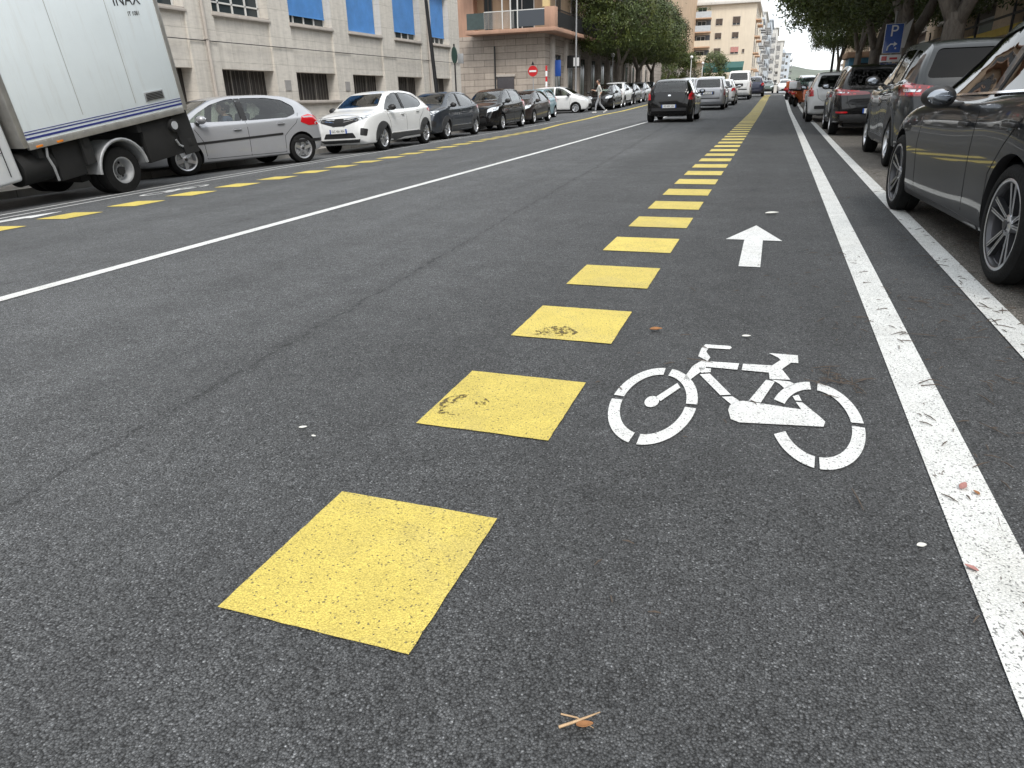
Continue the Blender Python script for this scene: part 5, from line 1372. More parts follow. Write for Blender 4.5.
row_block(4.5, 420, 460, 19.5, M_LBLUE, 'farthest bluish block closing the street')

# ------------------------------------------------------------------ right-hand building, wall and fence
M_PILAS = stone('sandstone', (.64, .51, .37), 2.0, 1.0, 'Y', .75, .05, .006)
M_RECESS = mat('brown_panel', (.11, .085, .075), .6, vary=.2)
def right_building():
    root = empty('sandstone_building', (0, 0, 0)); X = 8.0
    b = B(); b.box(X+.45, X+12, -6, 110, -.5, 13.8); b.done('wall', M_PILAS, root)
    b = B(); b.box(X-.5, X+12.3, -6.3, 110.3, 13.8, 14.3); b.done('cornice', M_TRAVS, root)
    edges = [(-6+7.7*k) for k in range(16)]
    off = 42.0-edges[6]
    for e in edges:
        y0 = e+off-2.0
        if y0 < -7: continue
        b = B(); b.box(X, X+.6, y0+2.0-.1, y0+4.4, -.4, 13.8, bevel=.03); b.done('pilaster', M_PILAS, root)
        for z in (4.33, 8.2, 12.1):
            b = B(); b.box(X+.1, X+.6, y0+4.4, y0+9.6, z, z+.32, bevel=.02); b.done('lintel', M_TRAVS, root)
        for z in (1.4, 4.9, 8.8):
            b = B(); b.box(X+.38, X+.44, y0+4.45, y0+9.55, z-.5, z+2.9); b.done('recess_panel', M_RECESS, root)
            f = None
            b = B(); b.box(X+.30, X+.37, y0+5.6, y0+8.2, z+.2, z+2.5)
            f = b.done('window', M_STEEL, root)
            b = B(); b.box(X+.285, X+.295, y0+5.75, y0+8.05, z+.3, z+2.4); b.done('pane', mat('pale_pane', (.28, .33, .38), .15, coat=.5), f)
    tag(root, 'sandstone coloured building with tall pilasters behind the right-hand trees', 'building')
right_building()
def fence():
    root = empty('iron_fence', (6.0, 0, 0))
    b = B(); b.box(-.12, .12, 8, 60, -.2, 1.85); b.done('base_wall', M_OCH, root)
    for k in range(14):
        y = 12.9+4.17*k
        b = B(); b.box(-.03, .03, y-.03, y+.03, 1.852, 3.2); b.poly([(-.03, y-.03, 3.2), (.03, y-.03, 3.2), (0, y, 3.42)]); b.poly([(-.03, y+.03, 3.2), (.03, y+.03, 3.2), (0, y, 3.42)]); b.done('post', M_RAIL, root)
    b = B(); b.box(-.02, .02, 8, 60, 2.98, 3.04); b.done('top_rail', M_RAIL, root)
    b = B(); b.box(-.015, .015, 8, 60, 2.1, 2.14); b.done('lower_rail', M_RAIL, root)
    tag(root, 'dark iron railing on a low ochre wall behind the right parked cars', 'fence')
fence()
b = B(); b.box(7.0, 7.06, 27.5, 46, 2.75, 3.0, bevel=.01); b.box(7.0, 7.06, 30, 30.1, 1.0, 2.75); b.box(7.0, 7.06, 44, 44.1, 1.0, 2.75)
tag(b.done('hoarding_board', mat('yellow_board', (.68, .50, .10), .6, vary=.1), None), 'long yellow board behind the iron railing', 'hoarding')
def shop_hut():
    root = empty('street_kiosk', (5.2, 52, Z(3.35, 52)+.13))
    b = B(); b.box(-1.2, 1.2, 0, 3.0, 0, 2.3, bevel=.02); b.done('cabin', mat('kiosk_blue', (.06, .20, .32), .5, vary=.1), root)
    b = B(); b.box(-1.4, 1.4, -.5, 3.2, 2.3, 2.62, bevel=.02); b.done('fascia', mat('kiosk_orange', (.30, .19, .12), .6, vary=.1), root)
    b = B(); b.box(-.9, .9, -.02, -.004, 1.0, 2.0); b.done('hatch', M_WGLASS, root)
    tag(root, 'kiosk with an orange fascia over a blue front beyond the right tree trunks', 'kiosk')
shop_hut()
def green_stall():
    root = empty('market_awning', (-8.0, 118, Z(-8, 118)))
    b = B(); b.poly([(-2.8, -1.2, 3.6), (2.9, -1.2, 3.6), (2.9, 1.2, 4.5), (-2.8, 1.2, 4.5)], .05); b.box(-2.8, 2.9, -1.24, -1.2, 3.0, 3.62); b.done('canopy', mat('green_canvas', (.015, .085, .075), .7, vary=.15), root)
    for x in (-2.7, 2.8):
        b = B(); b.tube([(x, -1.1, 0), (x, -1.1, 3.6)], .04, 6); b.done('post', M_STEEL, root)
    tag(root, 'dark green canvas awning showing above the white van', 'awning')
green_stall()
# wooded rise closing the view beyond the street
def far_hill():
    bm = bmesh.new(); n = 44
    rows = []
    for j in range(9):
        row = []
        for i in range(n):
            x = -250+600*i/(n-1); y = 700+j*45; t = j/8
            h = 46*math.sin(math.pi*min(1, t*.62+.02))*(.55+.45*noise.noise((x*.006, y*.004, 2)))+6*noise.noise((x*.03, y*.03, 5))
            row.append(bm.verts.new((x, y, h-1)))
        rows.append(row)
    for a, b_ in zip(rows, rows[1:]):
        for k in range(n-1): bm.faces.new((a[k], a[k+1], b_[k+1], b_[k]))
    tag(bm_link(bm, 'hill', mat('hill_scrub', (.11, .125, .10), .95, vary=.3, vscale=.03), None, 180), kind='structure')
far_hill()

# ------------------------------------------------------------------ trees
M_FICUS = leafmat('ficus_leaves', (.056, .080, .023))
M_BARK = bpy.data.materials.new('bark'); M_BARK.use_nodes = True
def _bark():
    nt = M_BARK.node_tree; N, L, M, NO, RP, MX = node_helpers(nt); b = nt.nodes['Principled BSDF']
    tc = N('ShaderNodeTexCoord').outputs['Object']; mp = N('ShaderNodeMapping'); mp.inputs['Scale'].default_value = (1, 1, .25); L(tc, mp.inputs['Vector'])
    f = NO(mp.outputs['Vector'], 9, 8, .7, .6)
    c = MX(1.0, (.20, .175, .15), RP(f, [(.3, .45), (.55, 1.0), (.75, 1.5)]), 'MULTIPLY')
    L(c, b.inputs['Base Color']); b.inputs['Roughness'].default_value = .9
    bp = N('ShaderNodeBump'); bp.inputs['Strength'].default_value = .8; bp.inputs['Distance'].default_value = .04; L(f, bp.inputs['Height']); L(bp.outputs['Normal'], b.inputs['Normal'])
_bark()
def limb(b, pts, r0, r1, seed, n=10):
    P = []; m = 5
    pts = [Vector(p) for p in pts]
    for i in range(len(pts)-1):
        for k in range(m):
            t = k/m; p = pts[i].lerp(pts[i+1], t); q = noise.noise_vector(p*1.3+Vector((seed, 0, 0)))*.09; P.append(p+q)
    P.append(pts[-1]); L_ = len(P)
    b.tube(P, [(r0+(r1-r0)*(i/(L_-1)))*(1+.16*noise.noise((i*.9, seed, 1))) for i in range(L_)], n)
def tree_meshes(seed, size, zc, trunk_h, leaves=11000, leaf=.16, r=.34, fork=3, power=.42, lean=0, box=True):
    """trimmed street ficus: crown = rounded box of half sizes 'size' centred at height zc"""
    rnd = random.Random(seed)
    ax, ay, az = size
    b = B()
    base = Vector((0, 0, -.2)); top = Vector((lean*.4, 0, trunk_h))
    limb(b, [base, (lean*.1, .05, trunk_h*.5), top], r*1.25, r*.85, seed, 14)
    for k in range(7):
        a = k*.9+rnd.random(); q = Vector((math.cos(a), math.sin(a), 0))
        limb(b, [q*(r*1.25)+Vector((0, 0, -.1)), q*r*.8+Vector((0, 0, .45)), Vector((0, 0, trunk_h*.7))+q*r*.3], r*.34, r*.26, seed+k, 7)
    for k in range(fork):
        a = 2*math.pi*k/fork+rnd.random()*.8; d = Vector((math.cos(a)*ax, math.sin(a)*ay, 0))
        e1 = top+d*.28+Vector((0, 0, (zc-trunk_h)*.45)); e2 = Vector((0, 0, zc))+d*.6
        limb(b, [top-Vector((0, 0, .3)), e1, e2], r*.62, r*.22, seed+10+k, 9)
        for q in range(3):
            a2 = a+(q-1)*.7; e3 = Vector((0, 0, zc))+Vector((math.cos(a2)*ax*.8, math.sin(a2)*ay*.8, az*(rnd.random()*.9-.4)))
            limb(b, [e1, e1.lerp(e3, .5)+Vector((0, 0, .2)), e3], r*.26, r*.06, seed+30+k*3+q, 6)
    trunk = b.bm
    # crown: leaf clumps
    bm = bmesh.new()
    clumps = []
    for i in range(int(leaves/38)):
        # point on the shell of a rounded box, some inside
        if box:
            A = (ay*az, ax*az, ax*ay*1.3); q = rnd.random()*sum(A); fa_ = 0 if q < A[0] else (1 if q < A[0]+A[1] else 2)
            v = [rnd.uniform(-1, 1) for _ in range(3)]; v[fa_] = rnd.choice((-1, 1)); w = Vector(v)
            w /= max(1.0, (abs(w.x)**7+abs(w.y)**7+abs(w.z)**7)**(1/7))
        else:
            v = Vector((rnd.gauss(0, 1), rnd.gauss(0, 1), rnd.gauss(0, 1))).normalized()
            w = Vector([math.copysign(abs(c)**power, c) for c in v]); w /= max(.001, (abs(w.x)**5+abs(w.y)**5+abs(w.z)**5)**(1/5))
        rad = 1-abs(rnd.gauss(0, .07)) if rnd.random() < .82 else rnd.uniform(.35, .9)
        p = Vector((w.x*ax, w.y*ay, w.z*az))*rad
        g = noise.noise(p*.55+Vector((seed*3.1, 0, 0)))
        p *= 1+.10*g
        if noise.noise(p*.9+Vector((0, seed*2.7, 0))) < -.42: continue
        clumps.append((p, w))
    for p, w in clumps:
        cr = rnd.uniform(.20, .34)
        for k in range(38):
            q = p+Vector((rnd.gauss(0, cr), rnd.gauss(0, cr), rnd.gauss(0, cr)))*.75
            nrm = (w+Vector((rnd.gauss(0, .6), rnd.gauss(0, .6), rnd.gauss(0, .6)+.3))).normalized()
            t = nrm.orthogonal().normalized(); t.rotate(Matrix.Rotation(rnd.random()*6.28, 3, nrm)); s = nrm.cross(t)
            L_ = leaf*rnd.uniform(.6, 1.2); W_ = L_*.45; q = q+Vector((0, 0, zc))
            bm.faces.new([bm.verts.new(q-t*L_*.5), bm.verts.new(q+s*W_*.5), bm.verts.new(q+t*L_*.5), bm.verts.new(q-s*W_*.5)])
    tm = bpy.data.meshes.new('trunk'); trunk_faces = trunk
    bmesh.ops.recalc_face_normals(trunk, faces=trunk.faces)
    for f in trunk.faces: f.smooth = True
    trunk.to_mesh(tm); trunk.free(); tm.materials.append(M_BARK)
    cm = bpy.data.meshes.new('crown'); bm.to_mesh(cm); bm.free(); cm.materials.append(M_FICUS)
    return tm, cm
_tm = {}
def tree(kind, x, y, zg, label, rz=0, sc=(1, 1, 1), group=None, name='ficus_tree'):
    root = empty(name, (x, y, zg), R(rz))
    for nm, me in zip(('trunk', 'crown'), _tm[kind]):
        o = bpy.data.objects.new(nm, me); C.objects.link(o); o.parent = root
    root.scale = sc
    tag(root, label, 'tree', group)
_tm['R'] = tree_meshes(3, (4.1, 5.0, 3.3), 6.95, 2.6, 72000, .17, .27, 4, .26)
_tm['R2'] = tree_meshes(11, (4.1, 5.0, 3.3), 6.95, 2.5, 72000, .17, .30, 3, .26)
_tm['L'] = tree_meshes(5, (2.95, 4.15, 1.85), 5.35, 2.6, 40000, .17, .22, 3, .20)
_tm['L2'] = tree_meshes(8, (2.95, 4.15, 1.85), 5.35, 2.4, 40000, .17, .23, 3, .20)
_tm['B'] = tree_meshes(15, (3.0, 2.6, 1.6), 2.5, 1.2, 16000, .2, .16, 3, .5, box=False)
GT = 'clipped street trees on the right'; GU = 'clipped street trees on the left'
TR = [(21.8, 'R', 10, 'wide ficus trunk behind the grey sport utility car'), (28.8, 'R2', 80, 'grey forked ficus trunk right beside the blue parking sign'), (38.0, 'R', 190, 'third ficus on the right, between the parking sign and the pale split trunk'),
      (46.0, 'R2', 250, 'pale split-trunk ficus behind the black hatch'), (60, 'R', 120, 'last ficus of the right row, behind the white hatchback')]
for y, k, a, lb in TR: tree(k, 3.95, y, Z(3.35, y)+.1, lb, 0 if a < 100 else 180, (1, 1, 1) if y < 45 else ((.62, .8, 1.05) if y < 50 else (.5, .9, .9)), GT)
TL = [(58.0, 'L', 0, 1.10, 'first clipped ficus of the left row, tallest and nearest'), (66.0, 'L2', 0, 1.0, 'second clipped ficus of the left row, in the middle'), (73.6, 'L', 180, .93, 'third clipped ficus of the left row, lowest and farthest')]
for y, k, a, s, lb in TL: tree(k, -11.5, y, Z(-12.3, y)+.1, lb, a, (1, 1, s), GU)
tree('B', -10.4, 108, Z(-10, 108), 'low rounded dark tree in front of the cream block', 0, (1.15, 1, 1.25), None, 'round_tree')
tree('B', -14.6, 104, Z(-14, 104), 'low rounded tree left of the dark one before the cream block', 60, (1.0, 1, 1.15), None, 'round_tree')

# ------------------------------------------------------------------ street furniture
M_RED = mat('sign_red', (.55, .02, .025), .35, coat=.4)
M_GREY = mat('sign_grey', (.35, .36, .37), .5, metal=.3, vary=.1)
M_DKGREEN = mat('dark_green_paint', (.02, .05, .04), .5, vary=.15)
def pole(root, x, y, z0, z1, r=.03, m=M_GREY, name='post', top=None):
    b = B(); b.tube([(x, y, z0), (x+(top or (0, 0))[0], y+(top or (0, 0))[1], z1)], r, 10); return b.done(name, m, root)
def parking_sign():
    z = Z(3.35, 27)+.13; root = empty('parking_sign', (3.25, 27, z)); g = -z
    pole(root, 0, .05, 0, 3.05, .03)
    b = B(); b.box(-.26, .26, -.012, .012, 2.18+g, 3.02+g, bevel=.01); p = b.done('sign_plate', M_WHITE, root)
    b = B(); b.box(-.245, .245, -.0145, -.0125, 2.195+g, 3.005+g); b.done('blue_field', M_BLUE, p)
    t = text_mesh('P', .46, M_WHITE, 'lettering', p); t.location = (0, -.018, 2.80+g); t.rotation_euler = (math.pi/2, 0, 0)
    b = B(); b.tube([(-.13, -.018, 2.26+g), (-.12, -.018, 2.37+g), (-.05, -.018, 2.44+g), (.05, -.018, 2.44+g)], .022, 6)
    b.poly([(.04, -.018, 2.51+g), (.04, -.018, 2.37+g), (.14, -.018, 2.44+g)], .004, (0, 1, 0)); b.ball((.10, -.018, 2.32+g), .03, (1, .2, 1), 1)
    b.done('arrow_symbol', M_WHITE, p)
    b = B(); b.box(-.30, .30, -.012, .012, 1.93+g, 2.14+g, bevel=.005); b.mi = 1; b.box(-.02, .2, -.0145, -.0125, 2.0+g, 2.06+g); b.box(-.25, -.1, -.0145, -.0125, 1.97+g, 2.10+g)
    b.done('supplementary_plate', (M_WHITE, M_RED), root)
    tag(root, 'blue parking sign with a white P and curved arrow between the right tree trunks', 'sign')
    root = empty('sign_back', (3.62, 27.6, z))
    b = B(); b.poly([(-.12, 0, 2.35+g), (.06, 0, 2.35+g), (.20, 0, 3.2+g), (0, 0, 3.0+g)], .02, (0, 1, 0)); b.done('sign_plate', M_WHITE, root); pole(root, 0, .04, 0, 3.1+g, .025)
    tag(root, 'pale sign plate showing behind the blue parking sign', 'sign')
parking_sign()
def no_entry():
    z = Z(-14, 44)+.0; root = empty('no_entry_sign', (-14.0, 44.0, z)); c = 2.67-z
    pole(root, 0, .05, 0, c+.5, .03)
    b = B(); b.tube([(0, -.02, c), (0, .0, c)], .30, 32); b.done('sign_plate', M_RED, root)
    b = B(); b.box(-.22, .22, -.026, -.0215, c-.05, c+.05); b.done('white_bar', M_WHITE, root)
    b = B(); b.poly([(-.1, -.012, c+.33), (.1, -.012, c+.33), (0, -.012, c+.55)], .01, (0, 1, 0)); b.done('top_plate', M_RAIL, root)
    tag(root, 'round red and white no-entry sign in front of the brown stone wall', 'sign')
no_entry()
root = empty('striped_marker_post', (-13.6, 45.5, Z(-12.3, 45.5)))
b = B()
for k in range(8):
    b.mi = k % 2; b.box(-.05, .05, -.05, .05, .3+.3*k, .6+.3*k)
b.done('post', (M_WHITE, M_RED), root); pole(root, 0, 0, 0, .3, .03)
tag(root, 'tall red and white striped post by the stone corner', 'post')
def street_lamp(x, y, h, label, lean=(0, 0), r=.07, head=True, m=M_GREY, group='street lamps'):
    root = empty('street_lamp', (x, y, Z(max(x, -12.3), y)+.1))
    b = B(); b.tube([(0, 0, 0), (0, 0, .5), (lean[0], lean[1], h)], [r*1.5, r, r*.6], 12); b.done('post', m, root)
    if head:
        b = B(); b.tube([(lean[0], lean[1], h), (lean[0]+.6, lean[1], h+.35), (lean[0]+1.4, lean[1], h+.4)], .035, 8); b.done('arm', m, root)
        b = B(); b.box(lean[0]+1.35, lean[0]+1.95, lean[1]-.13, lean[1]+.13, h+.33, h+.45, bevel=.03); b.done('lamp_head', M_GREY, root)
    tag(root, label, 'street lamp', group)
street_lamp(-13.35, 28.9, 8.0, 'dark slightly leaning lamp post in front of the travertine building', (0, -1.1), .085, True, M_RAIL)
street_lamp(-13.2, 51.2, 9.0, 'pale grey lamp post at the orange building corner')
street_lamp(3.75, 64, 9.0, 'dark post between the sky gap and the last right tree', (0, 0), .10, False, M_RAIL)
def globe_post(x, y, h, label):
    root = empty('globe_lamp', (x, y, Z(max(x, -12.3), y)+.1))
    b = B(); b.tube([(0, 0, 0), (0, 0, h)], [.06, .035], 10); b.done('post', M_WHITE, root)
    b = B(); b.ball((0, 0, h+.16), .17); b.done('lamp_globe', M_WHITE, root)
    tag(root, label, 'street lamp', 'white globe lamps')
globe_post(-9.0, 84, 3.6, 'white globe lamp post left of the cream block')
globe_post(-9.0, 97, 3.4, 'farther white globe lamp post before the dark round tree')
globe_post(-12.9, 62, 3.3, 'white globe lamp under the left trees, nearer one')
globe_post(-12.9, 76, 3.3, 'white globe lamp under the left trees, farther one')
def oval_sign():
    root = empty('pharmacy_sign', (-13.7, 31.6, Z(-12.3, 31.6)+.12))
    pole(root, 0, 0, 0, 3.4, .035, M_RAIL)
    b = B(); b.tube([(0, -.04, 2.95), (0, .04, 2.95)], .13, 24)
    for v in b.bm.verts: v.co.z = 2.95+(v.co.z-2.95)*2.6
    b.done('oval_board', M_DKGREEN, root)
    b = B(); b.box(.16, .42, -.03, .03, 2.6, 3.0, bevel=.01); b.done('side_board', M_GREY, root)
    tag(root, 'dark green oval board on a post at the end of the travertine building', 'sign')
oval_sign()
def shop_box():
    root = empty('projecting_sign', (-14.28, 53.0, 3.55))
    b = B(); b.box(0, .9, -.06, .06, -.45, .35, bevel=.01); b.done('box', M_RAIL, root)
    b = B(); b.box(.45, .86, -.066, -.0605, -.35, .2); b.done('panel', M_WHITE, root)
    tag(root, 'dark projecting shop sign with a pale panel on the brown stone facade', 'sign')
    root = empty('blue_notice', (-14.2, 49.9, 3.0)); b = B(); b.box(-.3, .3, -.03, .03, -.5, .5, bevel=.01); b.done('plate', M_BLUE, root); pole(root, 0, .05, -2.7, .5, .03)
    tag(root, 'blue notice plate by the pale lamp post', 'sign')
shop_box()
# ------------------------------------------------------------------ scooters
M_SCO = {'orange': mat('scooter_orange', (.62, .13, .03), .35, coat=.6, vary=.1), 'white': M_WHITE, 'maroon': mat('scooter_maroon', (.09, .02, .035), .35, coat=.6), 'red': mat('scooter_red', (.50, .03, .03), .35, coat=.6), 'blue': mat('scooter_blue', (.12, .16, .26), .4, coat=.5)}
def scooter(x, y, head, col, box, label):
    root = empty('motor_scooter'); m = M_SCO[col]
    for ax, nm in ((.62, 0), (-.60, 1)):
        w = empty('wheel', (ax, 0, .25), 0, root)
        b = B(); b.lathe([(-.05, .16), (-.055, .21), (-.03, .245), (.03, .245), (.055, .21), (.05, .16)], 22); b.done('tyre', M_RUBBER, w)
        b = B(); b.lathe([(-.045, .165), (-.01, .14), (-.02, .03), (.02, .03), (.01, .14), (.045, .165)], 18); b.done('rim', M_ALLOYD, w)
    b = B()
    prof = [(-.85, .62), (-.80, .80), (-.30, .78), (-.12, .60), (-.05, .34), (.25, .30), (.32, .42), (.42, .80), (.50, .98), (.58, .95), (.56, .70), (.48, .36), (.30, .20), (-.25, .22), (-.45, .42)]
    b.poly([(px, .16, pz) for px, pz in prof], .32, (0, -1, 0)); bmesh.ops.bevel(b.bm, geom=b.bm.edges[:], offset=.035, segments=2, profile=.5, affect='EDGES')
    b.done('body', m, root)
    b = B(); b.box(-.80, -.12, -.14, .14, .78, .87, bevel=.035); b.done('seat', M_BLACK, root)
    b = B(); b.box(.42, .80, -.07, .07, .46, .52, bevel=.02); b.tube([(.62, .07, .25), (.50, .07, .7)], .02, 6); b.tube([(.62, -.07, .25), (.50, -.07, .7)], .02, 6); b.done('front_fork', m, root)
    b = B(); b.tube([(.44, .34, 1.03), (.48, 0, 1.02), (.44, -.34, 1.03)], .018, 6); b.done('handlebar', M_BLACK, root)
    b = B(); b.ball((.56, 0, .92), .09, (.6, 1, .9)); b.done('headlight', M_CLEARL, root)
    b = B(); b.box(-.88, -.82, -.1, .1, .62, .72, bevel=.015); b.done('tail_light', M_REDL, root)
    b = B(); b.poly([(.60, -.16, 1.0), (.60, .16, 1.0), (.46, .18, 1.38), (.46, -.18, 1.38)], .006, (-1, 0, 0)); b.done('windshield', M_GLASS, root)
    for s in (1, -1):
        b = B(); b.tube([(.46, s*.2, 1.02), (.44, s*.28, 1.2)], .008, 5); b.ball((.43, s*.29, 1.24), .055, (.3, 1.2, .9), 1); b.done('mirror', M_BLACK, root)
    if box:
        b = B(); b.box(-1.05, -.62, -.22, .22, .90, 1.26, bevel=.05); b.done('top_box', M_SCO[box], root)
    seat_on_ground(root, x, y, head); tag(root, label, 'scooter', 'scooters parked beyond the white hatchback')
scooter(1.75, 35.0, 70, 'white', 'white', 'white scooter with a white top box just past the white hatchback')
scooter(1.25, 43.5, 60, 'orange', 'white', 'orange scooter with a white top box')
scooter(1.05, 47.0, 65, 'maroon', 'orange', 'maroon scooter with an orange top box')
scooter(1.2, 51.5, 60, 'blue', 'white', 'blue-grey scooter with a pale top box')
scooter(1.0, 56, 55, 'red', None, 'red scooter without a top box, farthest of the row')

# ------------------------------------------------------------------ debris on the asphalt
M_STRAW = mat('dry_straw', (.42, .29, .17), .8, vary=.25, vscale=60)
M_TWIG = mat('dark_twig', (.09, .07, .055), .9, vary=.3, vscale=60)
M_LEAF1 = mat('brown_leaf', (.28, .13, .05), .8, vary=.3, vscale=40)
M_LEAF2 = mat('pink_leaf', (.38, .19, .17), .8, vary=.3, vscale=40)
M_PAPER = mat('pale_scrap', (.62, .62, .58), .8, vary=.1)
def leaf_at(x, y, L_, W_, a, m, label, name='fallen_leaf', cat='leaf', curl=.25):
    n = 8; bm = bmesh.new(); rows = []
    for i in range(n+1):
        t = i/n; w = W_*math.sin(math.pi*min(1, t*.93+.04))**.8*(1-.25*t); u = (t-.5)*L_
        z = curl*L_*(abs(t-.5)*1.2)**2; row = []
        for s in (-1, -.5, 0, .5, 1): row.append(bm.verts.new((u, s*w/2*(1+.08*math.sin(7*t+s)), z+abs(s)*w*.35+.004)))
        rows.append(row)
    for p, q in zip(rows, rows[1:]):
        for k in range(4): bm.faces.new((p[k], p[k+1], q[k+1], q[k]))
    o = bm_link(bm, name, m, None, 180); md = o.modifiers.new('s', 'SOLIDIFY'); md.thickness = .0015
    o.location = (x, y, Z(x, y)+.006); o.rotation_euler = (R(8), R(-5), R(a)); tag(o, label, cat); return o
leaf_at(-.452, 3.41, .062, .034, 10, M_LEAF1, 'curled orange-brown leaf on the asphalt below the third yellow square')
leaf_at(.640, 2.15, .042, .020, 60, M_LEAF2, 'pinkish leaf on the wide white line, the larger of the two beside each other')
leaf_at(.668, 2.12, .022, .014, 120, M_LEAF1, 'tiny brown leaf right of the pinkish one on the white line')
leaf_at(.572, 1.72, .032, .016, 150, M_LEAF2, 'pinkish leaf at the lower edge of the wide white line')
leaf_at(.475, 1.79, .024, .015, 20, M_PAPER, 'small white scrap on the asphalt left of the wide white line', 'paper_scrap', 'scrap')
leaf_at(.07, 7.21, .12, .055, 5, M_PAPER, 'pale flattened scrap beyond the arrow tip', 'paper_scrap', 'scrap')
leaf_at(-.02, 3.42, .04, .018, 5, M_PAPER, 'pale crumb between the bicycle symbol and the arrow', 'paper_scrap', 'scrap')
leaf_at(-1.52, 1.94, .030, .012, 20, M_PAPER, 'small pale flake left of the second yellow square', 'paper_scrap', 'scrap')
leaf_at(-1.44, 1.89, .020, .008, -10, M_PAPER, 'thin pale flake below the other one left of the second yellow square', 'paper_scrap', 'scrap')
def twig(pts, r, m, name, label, cat='twig'):
    b = B()
    for P in pts: b.tube([(x, y, Z(x, y)+z) for x, y, z in P], [r]*(len(P)-1)+[r*.4], 6)
    tag(b.done(name, m, None), label, cat)
twig([[(-.268, .955, .008), (-.235, .978, .012), (-.200, 1.008, .014)]], .0028, M_STRAW, 'straw_stalk', 'thick tan straw stalk lying near the bottom edge of the photo', 'straw')
twig([[(-.272, .985, .009), (-.24, .985, .010), (-.205, .975, .006)]], .0018, M_STRAW, 'straw_stalk', 'thinner straw stalk crossing the thick one', 'straw')
leaf_at(-.222, .975, .032, .014, 20, M_LEAF1, 'small brown husk under the crossed straw stalks')
twig([[(.655, 2.99, .01), (.70, 3.03, .016), (.745, 3.03, .01)], [(.66, 2.97, .008), (.72, 2.985, .014), (.76, 2.965, .008)]], .0022, M_TWIG, 'twig', 'forked dark twig across the wide white line')
twig([[(.96, 3.17, .01), (1.0, 3.10, .012), (1.07, 3.07, .01)], [(.99, 3.12, .01), (1.04, 3.16, .01)]], .0022, M_TWIG, 'twig', 'dark twig on the asphalt between the two right white lines')
rl = random.Random(4)
b = B()
for cx, cy_, n, s in ((.35, 2.92, 34, .05), (.62, 3.6, 16, .12), (.75, 4.4, 20, .14), (.95, 3.9, 16, .14), (1.15, 4.2, 30, .13), (1.2, 5.2, 26, .16), (1.6, 4.6, 60, .28), (1.55, 6.4, 60, .3), (.7, 2.4, 14, .1), (.55, 5.4, 14, .15), (1.0, 2.9, 14, .12), (.45, 3.9, 10, .14), (1.3, 3.3, 50, .14), (1.45, 8.5, 60, .3), (1.9, 5.5, 90, .35), (.68, 1.5, 22, .06), (.3, 4.6, 14, .25), (-.3, 3.0, 10, .3), (1.3, 11, 40, .3), (-.2, 1.2, 12, .4)):
    for k in range(n):
        x, y = cx+rl.gauss(0, s), cy_+rl.gauss(0, s*1.6); a = rl.random()*6.28; L_ = rl.uniform(.006, .03) if rl.random() < .8 else rl.uniform(.03, .07)
        dx, dy = math.cos(a)*L_, math.sin(a)*L_
        b.tube([(x-dx, y-dy, Z(x, y)+.009), (x, y, Z(x, y)+.012), (x+dx, y+dy, Z(x, y)+.009)], [.0014, .0024, .0010], 4)
tag(b.done('leaf_litter', M_TWIG, None), kind='stuff')

# ------------------------------------------------------------------ people
M_SKIN = mat('skin', (.50, .30, .21), .55, vary=.06)
M_HAIR = mat('hair', (.022, .016, .012), .6)
def skin_body(name, joints, bones, m, parent=None, sub=2):
    me = bpy.data.meshes.new(name); me.from_pydata([j[0] for j in joints], bones, [])
    o = bpy.data.objects.new(name, me); C.objects.link(o)
    md = o.modifiers.new('skin', 'SKIN'); md.use_smooth_shade = True
    for i, j in enumerate(joints):
        sv = me.skin_vertices[0].data[i]; r = j[1]; sv.radius = r if isinstance(r, tuple) else (r, r); sv.use_root = (i == 0)
    s = o.modifiers.new('sub', 'SUBSURF'); s.levels = s.render_levels = sub
    dg = bpy.context.evaluated_depsgraph_get(); nm = bpy.data.meshes.new_from_object(o.evaluated_get(dg)); bpy.data.objects.remove(o)
    q = link(name, nm, (), parent)
    nm.materials.clear()
    for mm in (m if isinstance(m, (list, tuple)) else [m]): nm.materials.append(mm)
    for p in nm.polygons: p.use_smooth = True
    return q
